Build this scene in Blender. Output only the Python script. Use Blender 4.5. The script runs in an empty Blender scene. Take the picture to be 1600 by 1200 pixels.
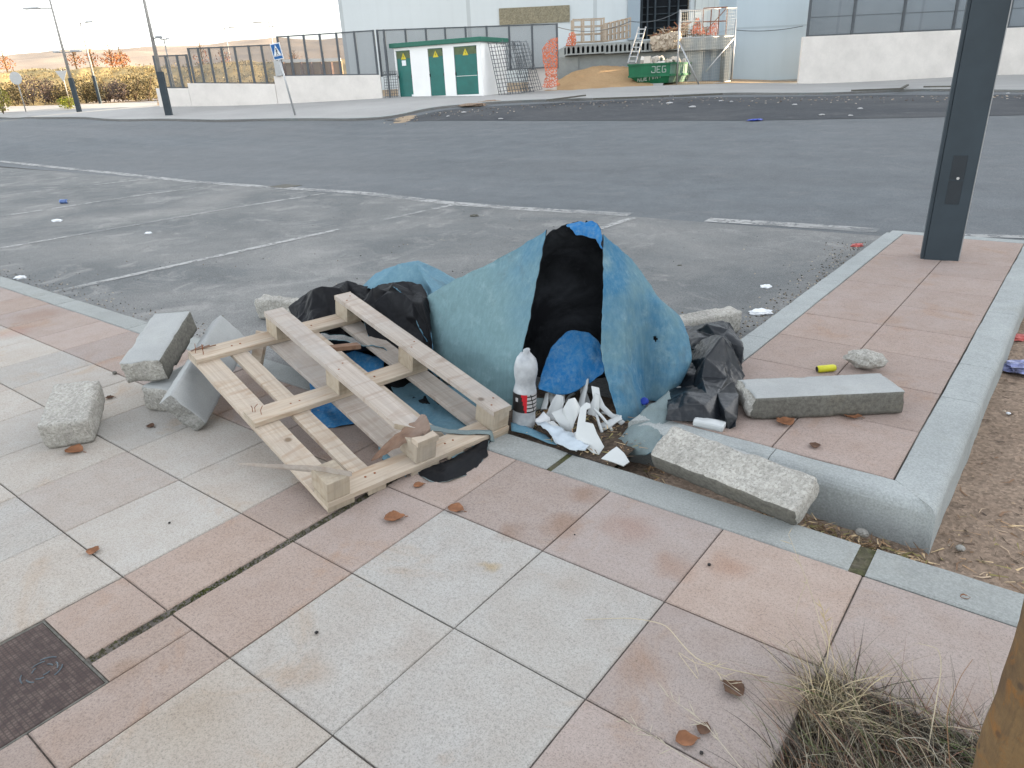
import bpy, bmesh, math, random
import numpy as np
from math import radians as rad, sin, cos, pi
from mathutils import Vector, Matrix, Euler, noise as mn

scene = bpy.context.scene
C = scene.collection

# ------------------------------------------------------------------ camera
CAM_H = 1.2944
FPX = 1105.58
YAW, PITCH, ROLL = rad(128.512), rad(23.037), rad(-2.781)
WV = Vector((cos(YAW) * cos(PITCH), sin(YAW) * cos(PITCH), -sin(PITCH)))
_r0 = Vector((sin(YAW), -cos(YAW), 0)); _u0 = _r0.cross(WV)
RV = _r0 * cos(ROLL) + _u0 * sin(ROLL)
UV = RV.cross(WV)
CAMP = Vector((0, 0, CAM_H))
FH = Vector((cos(YAW), sin(YAW), 0))          # horizontal forward
RH = Vector((sin(YAW), -cos(YAW), 0))         # horizontal right
cam_d = bpy.data.cameras.new('camera')
cam = bpy.data.objects.new('camera', cam_d); C.objects.link(cam)
cam.matrix_world = Matrix(((RV.x, UV.x, -WV.x, 0), (RV.y, UV.y, -WV.y, 0), (RV.z, UV.z, -WV.z, CAM_H), (0, 0, 0, 1)))
cam_d.sensor_fit = 'HORIZONTAL'; cam_d.sensor_width = 36.0; cam_d.lens = FPX / 1600 * 36.0
cam_d.clip_start = 0.05; cam_d.clip_end = 6000
scene.camera = cam

# ------------------------------------------------------------------ light
SUN_EL = rad(10.0)
SUN_AZ_CAM = rad(84.0)      # clockwise from the camera's horizontal forward
sd = (FH * cos(SUN_AZ_CAM) + RH * sin(SUN_AZ_CAM)) * cos(SUN_EL) + Vector((0, 0, sin(SUN_EL)))
world = bpy.data.worlds.new("World"); scene.world = world; world.use_nodes = True
wn = world.node_tree.nodes; wl = world.node_tree.links; wn.clear()
wo = wn.new('ShaderNodeOutputWorld'); bg = wn.new('ShaderNodeBackground'); sky = wn.new('ShaderNodeTexSky')
sky.sky_type = 'NISHITA'; sky.sun_disc = False
sky.sun_elevation = SUN_EL
sky.sun_rotation = math.atan2(sd.x, sd.y)
sky.air_density = 1.0; sky.dust_density = 2.0; sky.ozone_density = 1.0; sky.altitude = 500
hs = wn.new('ShaderNodeHueSaturation'); hs.inputs['Saturation'].default_value = 0.26; hs.inputs['Value'].default_value = 1.0
wl.new(sky.outputs[0], hs.inputs['Color']); wl.new(hs.outputs[0], bg.inputs[0]); wl.new(bg.outputs[0], wo.inputs[0])
bg.inputs[1].default_value = 0.15
sl = bpy.data.lights.new('sun', 'SUN'); sl.energy = 4.2; sl.angle = rad(0.5); sl.color = (1.0, 0.78, 0.5)
so = bpy.data.objects.new('sun', sl); C.objects.link(so)
so.rotation_euler = sd.to_track_quat('Z', 'Y').to_euler()
so.location = (0, 0, 30)
scene.view_settings.view_transform = 'Standard'; scene.view_settings.look = 'None'
scene.view_settings.gamma = 1.0; scene.view_settings.exposure = 2.55
scene.cycles.max_bounces = 6; scene.cycles.transparent_max_bounces = 12
scene.cycles.use_denoising = True

# ------------------------------------------------------------------ geometry of the place
def ray(px, py):
    return WV * FPX + RV * (px - 800) - UV * (py - 600)
def PD(px, py, D):            # point seen in that direction at horizontal depth D
    d = ray(px, py); return CAMP + d * (D / d.dot(FH))
def PR(px, py, D):            # the same at horizontal range D
    d = ray(px, py); return CAMP + d * (D / math.hypot(d.x, d.y))
def G0(px, py, z=0.0):        # on the level z
    d = ray(px, py); return CAMP + d * ((z - CAM_H) / d.z)
def ST(l, d, z=0.0):          # street frame: lateral, depth
    return Vector((RH.x * l + FH.x * d, RH.y * l + FH.y * d, z))
def toST(P):
    return P.x * RH.x + P.y * RH.y, P.x * FH.x + P.y * FH.y
def zof(P, py):               # height above P's foot that shows at picture row py
    a = P.x * UV.x + P.y * UV.y; b = P.x * WV.x + P.y * WV.y; k = 600 - py
    return CAM_H + (k * b - FPX * a) / (FPX * UV.z - k * WV.z)
ctrl = [PD(*a) for a in [(640,187,25),(1100,185,17),(1600,180,14),(350,190,27),(236,189,28),(81,187,32),(540,189,25),(1600,145,23),(1345,149,24.5),(1100,157,25.5),
    (800,163,25.5),(680,172,25.5),
    (462,183,28),(690,153,34),(620,155,34),(755,151,34),(598,156,35),(250,169,35),(1250,133,38),(1600,118,38),(1010,135,36),(1150,125,40),(850,148,34),
    (265,183,32),(125,178,40),(157,162,52),(0,178,48),(240,165,50),(100,160,56),(10,160,56),(240,157,56),(420,140,55)]]
ctrl += [Vector((x, y, 0)) for x in (-16, -12, -8, -4, 0, 5) for y in (1.9, 4.0, 6.6)] + [Vector((x, 1.9, 0)) for x in (-24, 12)]
ctrl += [ST(-30, 12, .02), ST(14, 8, 0), ST(30, 40, .3), ST(30, 20, .15)]
_P = np.array([[p.x, p.y] for p in ctrl]); _Z = np.array([p.z for p in ctrl])
def _K(a, b):
    r2 = ((a[:, None, :] - b[None, :, :]) ** 2).sum(-1); return 0.5 * r2 * np.log(r2 + 1e-9)
_n = len(_P); _A = np.zeros((_n + 3, _n + 3)); _A[:_n, :_n] = _K(_P, _P) + np.eye(_n) * 0.6
_Q = np.c_[np.ones(_n), _P]; _A[:_n, _n:] = _Q; _A[_n:, :_n] = _Q.T
_W = np.linalg.solve(_A, np.r_[_Z, 0, 0, 0])
def zt_many(XY):
    XY = np.asarray(XY, float)
    z = _K(XY, _P) @ _W[:_n] + np.c_[np.ones(len(XY)), XY] @ _W[_n:]
    z = np.clip(z, 0.0, 1.35)
    l = XY @ np.array([RH.x, RH.y]); d = XY @ np.array([FH.x, FH.y])
    def ss(a, b, v):
        t = np.clip((v - a) / (b - a), 0, 1); return t * t * (3 - 2 * t)
    f = ss(5.5, 9.0, XY[:, 1]); z = z * f                       # level in the parking bay and nearer
    g = ss(56, 75, d); z = z * (1 - g) + 1.1 * g
    h = ss(45, 70, np.abs(l)); z = z * (1 - h) + 0.9 * h * ss(5, 40, d)
    return z
def zt(x, y): return float(zt_many([[x, y]])[0])
def G(px, py, dz=0.0):        # where that direction meets the terrain
    d = ray(px, py).normalized()
    ts = np.concatenate([np.linspace(1.0, 12, 220), np.linspace(12.03, 90, 2600)])
    P = np.array(CAMP)[None] + ts[:, None] * np.array(d)[None]
    h = P[:, 2] - zt_many(P[:, :2]) - dz
    i = np.argmax(h <= 0)
    if h[i] > 0: i = len(ts) - 1
    if i == 0: return Vector(P[0])
    t = ts[i - 1] + (ts[i] - ts[i - 1]) * h[i - 1] / (h[i - 1] - h[i] + 1e-12)
    return CAMP + d * float(t)

# ------------------------------------------------------------------ object helpers
def tag(o, label=None, cat=None, group=None, kind=None):
    if label: o['label'] = label
    if cat: o['category'] = cat
    if group: o['group'] = group
    if kind: o['kind'] = kind
    return o
def empty(name, loc, label, cat, group=None, rot=(0, 0, 0)):
    o = bpy.data.objects.new(name, None); C.objects.link(o); o.location = loc; o.rotation_euler = rot
    o.empty_display_size = .1
    return tag(o, label, cat, group)
def copy_tree(o, parent=None):
    c = o.copy(); C.objects.link(c); c.parent = parent
    for ch in [x for x in bpy.data.objects if x.parent == o]: copy_tree(ch, c)
    return c

class MB:
    def __init__(s): s.v = []; s.f = []; s.m = []; s.c = []; s.smooth = False
    def add(s, vs, fs, mat=0, col=None):
        b = len(s.v); s.v += [tuple(v) for v in vs]
        for f in fs:
            s.f.append([b + i for i in f]); s.m.append(mat); s.c.append(col if col else (1, 1, 1))
    def box(s, p0, p1, mat=0, M=None, col=None):
        x0, y0, z0 = p0; x1, y1, z1 = p1
        vs = [Vector(v) for v in ((x0,y0,z0),(x1,y0,z0),(x1,y1,z0),(x0,y1,z0),(x0,y0,z1),(x1,y0,z1),(x1,y1,z1),(x0,y1,z1))]
        if M is not None: vs = [M @ v for v in vs]
        s.add(vs, [(0,3,2,1),(4,5,6,7),(0,1,5,4),(1,2,6,5),(2,3,7,6),(3,0,4,7)], mat, col)
    def hexa(s, b, t, mat=0, col=None):       # four bottom and four top points
        s.add(list(b) + list(t), [(0,3,2,1),(4,5,6,7),(0,1,5,4),(1,2,6,5),(2,3,7,6),(3,0,4,7)], mat, col)
    def bar(s, a, b, w, h=None, mat=0, up=None, col=None):   # rectangular bar from a to b
        a = Vector(a); b = Vector(b); h = h or w; d = (b - a).normalized()
        u = Vector(up) if up else (Vector((0, 0, 1)) if abs(d.z) < .95 else Vector((1, 0, 0)))
        x = d.cross(u).normalized() * w / 2; y = x.cross(d).normalized() * h / 2
        s.hexa([a - x - y, a + x - y, b + x - y, b - x - y], [a - x + y, a + x + y, b + x + y, b - x + y], mat, col)
    def tube(s, pts, r, n=8, mat=0, cap=True, col=None):
        pts = [Vector(p) for p in pts]; rs = r if isinstance(r, (list, tuple)) else [r] * len(pts)
        rings = []; prev = None
        for i, p in enumerate(pts):
            d = (pts[min(i + 1, len(pts) - 1)] - pts[max(i - 1, 0)]).normalized()
            if prev is None: u = d.orthogonal().normalized()
            else: u = (prev - d * prev.dot(d)).normalized()
            prev = u; w = d.cross(u)
            rings.append([p + (u * cos(2*pi*k/n) + w * sin(2*pi*k/n)) * rs[i] for k in range(n)])
        vs = [v for rg in rings for v in rg]; fs = []
        for i in range(len(pts) - 1):
            for k in range(n): fs.append((i*n+k, i*n+(k+1)%n, (i+1)*n+(k+1)%n, (i+1)*n+k))
        if cap: fs.append(tuple(range(n))[::-1]); fs.append(tuple((len(pts)-1)*n + k for k in range(n)))
        s.add(vs, fs, mat, col)
    def lathe(s, prof, n=24, M=None, mat=0, mats=None):    # prof: list (r, z)
        vs = []
        for r, z in prof:
            for k in range(n):
                v = Vector((r*cos(2*pi*k/n), r*sin(2*pi*k/n), z)); vs.append(M @ v if M else v)
        for i in range(len(prof) - 1):
            pass
        b = len(s.v); s.v += [tuple(v) for v in vs]
        for i in range(len(prof) - 1):
            for k in range(n):
                s.f.append([b+i*n+k, b+i*n+(k+1)%n, b+(i+1)*n+(k+1)%n, b+(i+1)*n+k]); s.m.append(mats[i] if mats else mat); s.c.append((1,1,1))
    def grid(s, P, mat=0, closed=False, col=None):     # P[i][j]
        n, m = len(P), len(P[0]); vs = [v for r in P for v in r]; fs = []
        for i in range(n - 1):
            for j in range(m - 1): fs.append((i*m+j, i*m+j+1, (i+1)*m+j+1, (i+1)*m+j))
        s.add(vs, fs, mat, col)
    def build(s, name, mats, parent=None, smooth=False, loc=None, bevel=0, solid=0, sub=0, solid_off=0, mat_off=None, weld=False, M=None):
        me = bpy.data.meshes.new(name)
        vs = s.v
        if loc is not None and parent is None: vs = [tuple(Vector(v) - Vector(loc)) for v in vs]
        if loc is not None and parent is not None: vs = [tuple(Vector(v) - Vector(loc)) for v in vs]
        me.from_pydata(vs, [], s.f)
        if not isinstance(mats, (list, tuple)): mats = [mats]
        for m in mats: me.materials.append(m)
        me.polygons.foreach_set('material_index', s.m)
        if any(c != (1, 1, 1) for c in s.c):
            at = me.color_attributes.new('tint', 'FLOAT_COLOR', 'CORNER'); arr = []
            for f, c in zip(s.f, s.c): arr += [c[0], c[1], c[2], 1.0] * len(f)
            at.data.foreach_set('color', arr)
        me.validate(); me.update()
        if smooth: me.polygons.foreach_set('use_smooth', [True] * len(me.polygons))
        o = bpy.data.objects.new(name, me); C.objects.link(o)
        if parent is not None:
            o.parent = parent
            if loc is not None:
                pass
        if loc is not None and parent is None: o.location = loc
        if weld:
            md = o.modifiers.new('weld', 'WELD'); md.merge_threshold = 1e-4
        if sub: md = o.modifiers.new('sub', 'SUBSURF'); md.levels = sub; md.render_levels = sub
        if solid:
            md = o.modifiers.new('solid', 'SOLIDIFY'); md.thickness = solid; md.offset = solid_off
            if mat_off is not None: md.material_offset = mat_off; md.material_offset_rim = mat_off
        if bevel:
            md = o.modifiers.new('bevel', 'BEVEL'); md.width = bevel; md.segments = 2; md.limit_method = 'ANGLE'; md.angle_limit = rad(35)
            md.harden_normals = False
        return o

def cr(p0, p1, p2, p3, t):
    k = .32; m1 = (p2 - p0) * k; m2 = (p3 - p1) * k; t2 = t * t; t3 = t2 * t
    return p1 * (2*t3 - 3*t2 + 1) + m1 * (t3 - 2*t2 + t) + p2 * (3*t2 - 2*t3) + m2 * (t3 - t2)
def cr_line(pts, n):
    m = len(pts) - 1; out = []
    for i in range(n + 1):
        s_ = i / n * m; k = min(int(s_), m - 1); t = s_ - k
        p0 = pts[k-1] if k > 0 else pts[0]*2 - pts[1]
        p3 = pts[k+2] if k + 2 <= m else pts[m]*2 - pts[m-1]
        out.append(cr(p0, pts[k], pts[k+1], p3, t))
    return out
def cr_grid(rows, nu, nv):      # rows of control points -> smooth grid
    rr = [cr_line([Vector(p) for p in r], nu) for r in rows]
    cols = [cr_line([r[j] for r in rr], nv) for j in range(nu + 1)]
    return [[cols[j][i] for j in range(nu + 1)] for i in range(nv + 1)]
def fbm(p, f=1.0, o=4):
    return mn.fractal(Vector(p) * f, 1.0, 2.0, o)
def _h(i, j, s):
    v = sin(i * 127.1 + j * 311.7 + s * 74.7) * 43758.5453; return v - math.floor(v)
def facet(u, v, s):             # crumpled paper: linear facets over a warped lattice
    u += .45 * mn.noise(Vector((u * .9, v * .9, s))); v += .45 * mn.noise(Vector((u * .9, v * .9, s + 9)))
    i, j = math.floor(u), math.floor(v); a, b = u - i, v - j
    h00, h10, h01, h11 = _h(i, j, s), _h(i+1, j, s), _h(i, j+1, s), _h(i+1, j+1, s)
    if _h(i, j, s + 3) > .5:
        r = h00 + a * (h10 - h00) + b * (h11 - h10) if a > b else h00 + b * (h01 - h00) + a * (h11 - h01)
    else:
        r = h00 + a * (h10 - h00) + b * (h01 - h00) if a + b < 1 else h11 + (1 - a) * (h01 - h11) + (1 - b) * (h10 - h11)
    return r - .5
def crease(p, f):               # ridged, faceted folds
    d, pts = mn.voronoi(Vector(p) * f)
    return d[1] - d[0]
def lerp(a, b, t): return a + (b - a) * t
# ------------------------------------------------------------------ materials
class NT:
    def __init__(s, name):
        s.mat = bpy.data.materials.new(name); s.mat.use_nodes = True; s.nt = s.mat.node_tree; s.n = s.nt.nodes
        s.b = s.n['Principled BSDF']; s.out = s.n['Material Output']
        s.obj = s.n.new('ShaderNodeTexCoord').outputs['Object']
        s.pos = s.n.new('ShaderNodeNewGeometry').outputs['Position']
        s.co = s.obj
    def link(s, a, b): s.nt.links.new(a, b)
    def noise(s, scale, detail=4, rough=.55, dist=0, co=None, sc3=None):
        n = s.n.new('ShaderNodeTexNoise'); n.inputs['Scale'].default_value = scale; n.inputs['Detail'].default_value = detail
        n.inputs['Roughness'].default_value = rough; n.inputs['Distortion'].default_value = dist
        c = co or s.co
        if sc3:
            m = s.n.new('ShaderNodeMapping'); m.inputs['Scale'].default_value = sc3; s.link(c, m.inputs[0]); c = m.outputs[0]
        s.link(c, n.inputs['Vector']); return n.outputs['Fac']
    def voro(s, scale, feat='F1', co=None, out='Distance'):
        n = s.n.new('ShaderNodeTexVoronoi'); n.feature = feat; n.inputs['Scale'].default_value = scale
        s.link(co or s.co, n.inputs['Vector']); return n.outputs[out]
    def ramp(s, fac, stops, const=False):
        r = s.n.new('ShaderNodeValToRGB'); e = r.color_ramp.elements
        if const: r.color_ramp.interpolation = 'CONSTANT'
        while len(e) < len(stops): e.new(0.5)
        for i, (p, c) in enumerate(stops):
            e[i].position = p; e[i].color = (c, c, c, 1) if isinstance(c, (int, float)) else (*c, 1)
        s.link(fac, r.inputs[0]); return r.outputs[0]
    def mix(s, fac, a, b, mode='MIX'):
        m = s.n.new('ShaderNodeMix'); m.data_type = 'RGBA'; m.blend_type = mode
        for inp, v in ((m.inputs[0], fac), (m.inputs[6], a), (m.inputs[7], b)):
            if isinstance(v, (int, float)): inp.default_value = v if inp == m.inputs[0] else (v, v, v, 1)
            elif isinstance(v, tuple): inp.default_value = (*v, 1)
            else: s.link(v, inp)
        return m.outputs[2]
    def math(s, op, a, b=0.0, c=0.0):
        m = s.n.new('ShaderNodeMath'); m.operation = op
        for i, v in enumerate((a, b, c)):
            if isinstance(v, (int, float)): m.inputs[i].default_value = v
            else: s.link(v, m.inputs[i])
        return m.outputs[0]
    def attr(s, name):
        a = s.n.new('ShaderNodeAttribute'); a.attribute_name = name; return a.outputs['Color']
    def sep(s, v):
        n = s.n.new('ShaderNodeSeparateXYZ'); s.link(v, n.inputs[0]); return n.outputs
    def fin(s, col, rough=.85, bump=None, bs=.3, bd=.01, metal=0, spec=.3, alpha=None):
        if isinstance(col, tuple): s.b.inputs['Base Color'].default_value = (*col, 1)
        else: s.link(col, s.b.inputs['Base Color'])
        if isinstance(rough, (int, float)): s.b.inputs['Roughness'].default_value = rough
        else: s.link(rough, s.b.inputs['Roughness'])
        s.b.inputs['Metallic'].default_value = metal; s.b.inputs['Specular IOR Level'].default_value = spec
        if bump is not None:
            b = s.n.new('ShaderNodeBump'); b.inputs['Strength'].default_value = bs; b.inputs['Distance'].default_value = bd
            s.link(bump, b.inputs['Height']); s.link(b.outputs[0], s.b.inputs['Normal'])
        if alpha is not None:
            if isinstance(alpha, (int, float)): s.b.inputs['Alpha'].default_value = alpha
            else: s.link(alpha, s.b.inputs['Alpha'])
        return s.mat
def scl(c, k): return tuple(x * k for x in c)

def m_simple(name, c, rough=.7, var=.12, scale=8, metal=0, spec=.3, bump=0, fine=60):
    t = NT(name); f = t.noise(scale, 5, .6); g = t.noise(fine, 3)
    col = t.mix(t.ramp(f, [(.3, 0), (.7, 1)]), scl(c, 1 - var), scl(c, 1 + var))
    return t.fin(col, rough, g if bump else None, bump, .002, metal, spec)

STAINS = [(916,772,.07,(.74,.55,.42),.8),(880,822,.08,(.76,.56,.42),.8),(800,832,.06,(.72,.56,.44),.7),(985,826,.11,(.86,.66,.58),.8),(1055,884,.08,(.86,.66,.54),.8),(1142,884,.07,(.82,.62,.5),.8),(772,884,.035,(.86,.68,.40),1.0),(60,492,.22,(.80,.62,.52),.8),(20,520,.16,(.86,.60,.54),.8),(480,1050,.08,(.88,.76,.66),.8),(300,1130,.14,(.88,.82,.74),.8),(890,905,.09,(.88,.80,.74),.7),(650,1010,.10,(.90,.84,.80),.7),(190,1050,.06,(.84,.74,.64),.8),(1000,1040,.08,(.84,.68,.56),.7),(1330,490,.10,(.86,.78,.68),.6),(1300,800,.12,(.85,.72,.65),.5)]
def m_tile():
    t = NT('paving tile'); t.co = t.pos; a = t.attr('tint')
    n1 = t.noise(1.3, 5, .6); n2 = t.noise(9, 5, .6); n3 = t.noise(260, 3, .7); n4 = t.noise(3.1, 6, .65, .8)
    c = t.mix(t.ramp(n1, [(.35, .0), (.7, .5)]), a, t.mix(1.0, a, (.93, .96, 1.02), 'MULTIPLY'))
    c = t.mix(t.ramp(n2, [(.38, 0), (.72, .55)]), c, t.mix(1.0, a, (.84, .78, .74), 'MULTIPLY'))
    c = t.mix(t.ramp(n4, [(.56, 0), (.72, .55)]), c, t.mix(1.0, a, (.90, .70, .53), 'MULTIPLY'))      # rusty soil stains
    n5 = t.noise(110, 3, .8); c = t.mix(t.ramp(n5, [(.34, .55), (.5, 0)]), c, t.mix(1.0, c, .62, 'MULTIPLY')); c = t.mix(t.ramp(n5, [(.55, 0), (.7, .5)]), c, t.mix(1.0, c, 1.18, 'MULTIPLY'))
    c = t.mix(t.ramp(n3, [(.30, .7), (.5, 0)]), c, t.mix(1.0, c, .45, 'MULTIPLY'))
    n6 = t.noise(.55, 5, .6, .5); c = t.mix(t.ramp(n6, [(.42, 0), (.68, .5)]), c, t.mix(1.0, c, (.86, .80, .74), 'MULTIPLY'))
    n7 = t.noise(30, 6, .8); c = t.mix(t.ramp(n7, [(.56, 0), (.7, .45)]), c, t.mix(1.0, c, (.72, .68, .66), 'MULTIPLY'))
    wp = t.n.new('ShaderNodeTexNoise'); wp.inputs['Scale'].default_value = 9; wp.inputs['Detail'].default_value = 5; t.link(t.pos, wp.inputs['Vector'])
    off = t.n.new('ShaderNodeVectorMath'); off.operation = 'MULTIPLY_ADD'; off.inputs[1].default_value = (.12, .12, 0); t.link(wp.outputs['Color'], off.inputs[0]); t.link(t.pos, off.inputs[2])
    for (px, py, r, col, k) in STAINS:      # soil and rust stains that lie on the slabs
        q = G0(px, py); d = t.n.new('ShaderNodeVectorMath'); d.operation = 'DISTANCE'; t.link(off.outputs[0], d.inputs[0]); d.inputs[1].default_value = (q.x + .06, q.y + .06, 0)
        c = t.mix(t.math('MULTIPLY', t.ramp(d.outputs['Value'], [(0, 1), (r * .35, .8), (r, 0)]), k * .75), c, t.mix(1.0, c, col, 'MULTIPLY'))
    v = t.voro(55, 'F1'); c = t.mix(t.ramp(v, [(.028, .75), (.05, 0)]), c, (.10, .09, .08))
    return t.fin(c, .9, t.mix(.5, n3, n2), .35, .002, spec=.2)
def m_asphalt(name, base, dust, dustamt=.6, scale=.35, agg=1.0):
    t = NT(name); t.co = t.pos
    n1 = t.noise(scale, 6, .62, .6); n2 = t.noise(2.2, 6, .65); n3 = t.noise(420, 2, .7); v = t.voro(260, 'F1', out='Color'); n5 = t.noise(.9, 5, .7, 1.5, sc3=(1, 3.2, 1))
    c = t.mix(t.ramp(n2, [(.3, 0), (.75, 1)]), scl(base, .86), scl(base, 1.12))
    c = t.mix(t.math('MULTIPLY', t.ramp(n1, [(.42, 0), (.66, 1)]), dustamt), c, dust)
    c = t.mix(t.ramp(n5, [(.55, 0), (.72, .35 * dustamt)]), c, scl(dust, .62))
    c = t.mix(.5 * agg, c, t.mix(1.0, c, t.ramp(t.mix(1.0, v, (.33, .33, .33), 'MULTIPLY'), [(.0, .45), (.33, 1.6)]), 'MULTIPLY'))
    c = t.mix(t.ramp(n3, [(.35, .5), (.55, 0)]), c, t.mix(1.0, c, .45, 'MULTIPLY'))
    n8 = t.noise(1.9, 8, .75, 1.2); c = t.mix(t.math('MULTIPLY', t.ramp(n8, [(.52, 0), (.66, .8)]), dustamt), c, scl(dust, 1.12))
    n9 = t.noise(.8, 7, .7, 2.0); c = t.mix(t.math('MULTIPLY', t.ramp(n9, [(.55, 0), (.68, .55)]), dustamt), c, scl(base, .72))
    n6 = t.noise(85, 3, .85); c = t.mix(t.ramp(n6, [(.32, .8), (.5, 0)]), c, t.mix(1.0, c, .5, 'MULTIPLY')); c = t.mix(t.ramp(n6, [(.54, 0), (.7, .6)]), c, t.mix(1.0, c, 1.35, 'MULTIPLY'))
    n7 = t.noise(24, 4, .8); c = t.mix(t.ramp(n7, [(.35, .4), (.65, 0)]), c, t.mix(1.0, c, .72, 'MULTIPLY'))
    if scale < .2: nb = t.noise(1.0, 4, .6, .3, sc3=(.06, .9, 1)); c = t.mix(t.ramp(nb, [(.35, 0), (.65, 1)]), t.mix(1.0, c, .93, 'MULTIPLY'), t.mix(1.0, c, 1.05, 'MULTIPLY'))
    vd = t.voro(7, 'F1'); c = t.mix(t.ramp(vd, [(.03, .8), (.06, 0)]), c, (.05, .045, .04))
    return t.fin(c, .92, n3, .6, .004, spec=.25)
def m_concrete(name, base, speck=.3, stain=.3, fine=180, bump=.3, warm=(.8, .7, .5), big=2.5):
    t = NT(name); n1 = t.noise(big, 6, .65); n2 = t.noise(14, 6, .6); n3 = t.noise(fine, 3, .75); n4 = t.noise(5, 5, .7, 1.0)
    c = t.mix(t.ramp(n1, [(.3, 0), (.72, 1)]), scl(base, .88), scl(base, 1.1))
    c = t.mix(t.ramp(n2, [(.5, 0), (.75, stain)]), c, scl(base, .62))
    c = t.mix(t.ramp(n4, [(.55, 0), (.75, stain)]), c, tuple(b * w for b, w in zip(base, warm)))
    c = t.mix(t.ramp(n3, [(.34, speck), (.55, 0)]), c, scl(base, .45))
    c = t.mix(t.ramp(n3, [(.55, 0), (.72, speck)]), c, scl(base, 1.35))
    return t.fin(c, .93, t.mix(.35, n3, n2), bump, .004, spec=.2)
def m_rough(name, base):
    t = NT(name); n1 = t.noise(6, 6, .7); n3 = t.noise(130, 4, .8); v = t.voro(110, 'F1', out='Color'); vv = t.voro(110)
    c = t.mix(t.ramp(n1, [(.3, 0), (.7, 1)]), scl(base, .82), scl(base, 1.15))
    c = t.mix(.6, c, t.mix(1.0, c, t.ramp(v, [(.1, (.66, .64, .60)), (.9, (1.28, 1.27, 1.24))]), 'MULTIPLY'))
    c = t.mix(t.ramp(n3, [(.33, .7), (.5, 0)]), c, scl(base, .35))
    return t.fin(c, .95, t.mix(.5, n3, vv), .8, .006, spec=.15)
def m_wood(name, base, dark, axis=(1.5, 60, 60), weath=.3):
    t = NT(name); n1 = t.noise(1.6, 6, .6, .6, sc3=axis); n2 = t.noise(4, 5, .6); n3 = t.noise(1, 3, .6, 1.8, sc3=(2, 14, 14)); n4 = t.noise(300, 2)
    c = t.mix(t.ramp(n1, [(.3, 0), (.7, 1)]), base, scl(base, .72))
    c = t.mix(t.ramp(n3, [(.50, 0), (.70, .7)]), c, dark)
    ns = t.noise(3.5, 6, .75); c = t.mix(t.ramp(ns, [(.52, 0), (.72, .55)]), c, t.mix(1.0, c, (.62, .58, .55), 'MULTIPLY'))
    c = t.mix(t.ramp(n2, [(.45, 0), (.7, weath)]), c, (.36, .34, .32))
    v = t.voro(5.5); c = t.mix(t.ramp(v, [(.05, .9), (.10, 0)]), c, scl(dark, .55))
    return t.fin(c, .85, n1, .4, .002, spec=.2)
def m_tarp_blue(name, new=(.034, .135, .245), faded=(.128, .21, .228), bias=.06):
    t = NT(name); n1 = t.noise(1.7, 3, .5, .3); n2 = t.noise(14, 6, .7); n3 = t.noise(1, 5, .7, sc3=(60, 60, 8)); n4 = t.noise(500, 2)
    f = t.ramp(n1, [(.34 - bias, 1), (.66 - bias, 0)])
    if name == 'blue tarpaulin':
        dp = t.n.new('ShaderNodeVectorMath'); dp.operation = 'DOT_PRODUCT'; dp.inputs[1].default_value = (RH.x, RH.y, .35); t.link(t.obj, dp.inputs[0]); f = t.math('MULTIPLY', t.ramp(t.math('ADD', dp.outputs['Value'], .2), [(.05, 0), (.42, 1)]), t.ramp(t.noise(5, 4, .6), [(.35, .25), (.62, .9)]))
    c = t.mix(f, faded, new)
    c = t.mix(t.ramp(n3, [(.42, 0), (.75, .4)]), c, scl((.20, .31, .35), 1.0))
    c = t.mix(t.ramp(n2, [(.55, 0), (.75, .5)]), c, (.24, .34, .37))
    nd = t.noise(3.4, 7, .75, .8); c = t.mix(t.ramp(nd, [(.55, 0), (.72, .45)]), c, (.085, .105, .112))
    ng = t.noise(60, 4, .8); c = t.mix(t.ramp(ng, [(.60, 0), (.75, .25)]), c, (.22, .30, .33))
    c = t.mix(t.ramp(n4, [(.3, .35), (.5, 0)]), c, t.mix(1.0, c, .6, 'MULTIPLY'))
    return t.fin(c, .88, t.mix(.5, n2, n4), .25, .003, spec=.12)
def m_black(name, c=(.007, .0075, .009), rough=.62, dust=(.022, .024, .028), amt=.45, spec=.15):
    t = NT(name); n1 = t.noise(3, 6, .7, .8); n2 = t.noise(26, 6, .75, .5); n4 = t.noise(300, 2)
    f = t.math('MULTIPLY', t.ramp(n1, [(.42, 0), (.75, 1)]), amt)
    cc = t.mix(f, c, dust); cc = t.mix(t.ramp(n2, [(.62, 0), (.76, amt * .6)]), cc, scl(dust, 1.8))
    return t.fin(cc, rough, t.mix(.5, n2, n4), .3, .003, spec=spec)
def m_sand(name, a, b, dark=(.05, .04, .035), sc=1.0):
    t = NT(name); t.co = t.pos; n1 = t.noise(2.5 * sc, 6, .65); n2 = t.noise(40, 4, .8); v = t.voro(90, out='Color'); n3 = t.noise(9, 6, .7)
    c = t.mix(t.ramp(n1, [(.3, 0), (.7, 1)]), a, b)
    c = t.mix(t.ramp(n3, [(.56, 0), (.72, .75)]), c, dark)
    c = t.mix(.6, c, t.mix(1.0, c, t.ramp(v, [(0, (.4, .4, .4)), (1, (1.6, 1.55, 1.5))]), 'MULTIPLY'))
    return t.fin(c, .97, n2, .9, .01, spec=.1)
def m_alpha(name, c, alpha, rough=.7):
    t = NT(name); n = t.noise(3, 4); col = t.mix(t.ramp(n, [(.3, 0), (.7, 1)]), scl(c, .85), scl(c, 1.15))
    return t.fin(col, rough, alpha=alpha)
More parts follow.
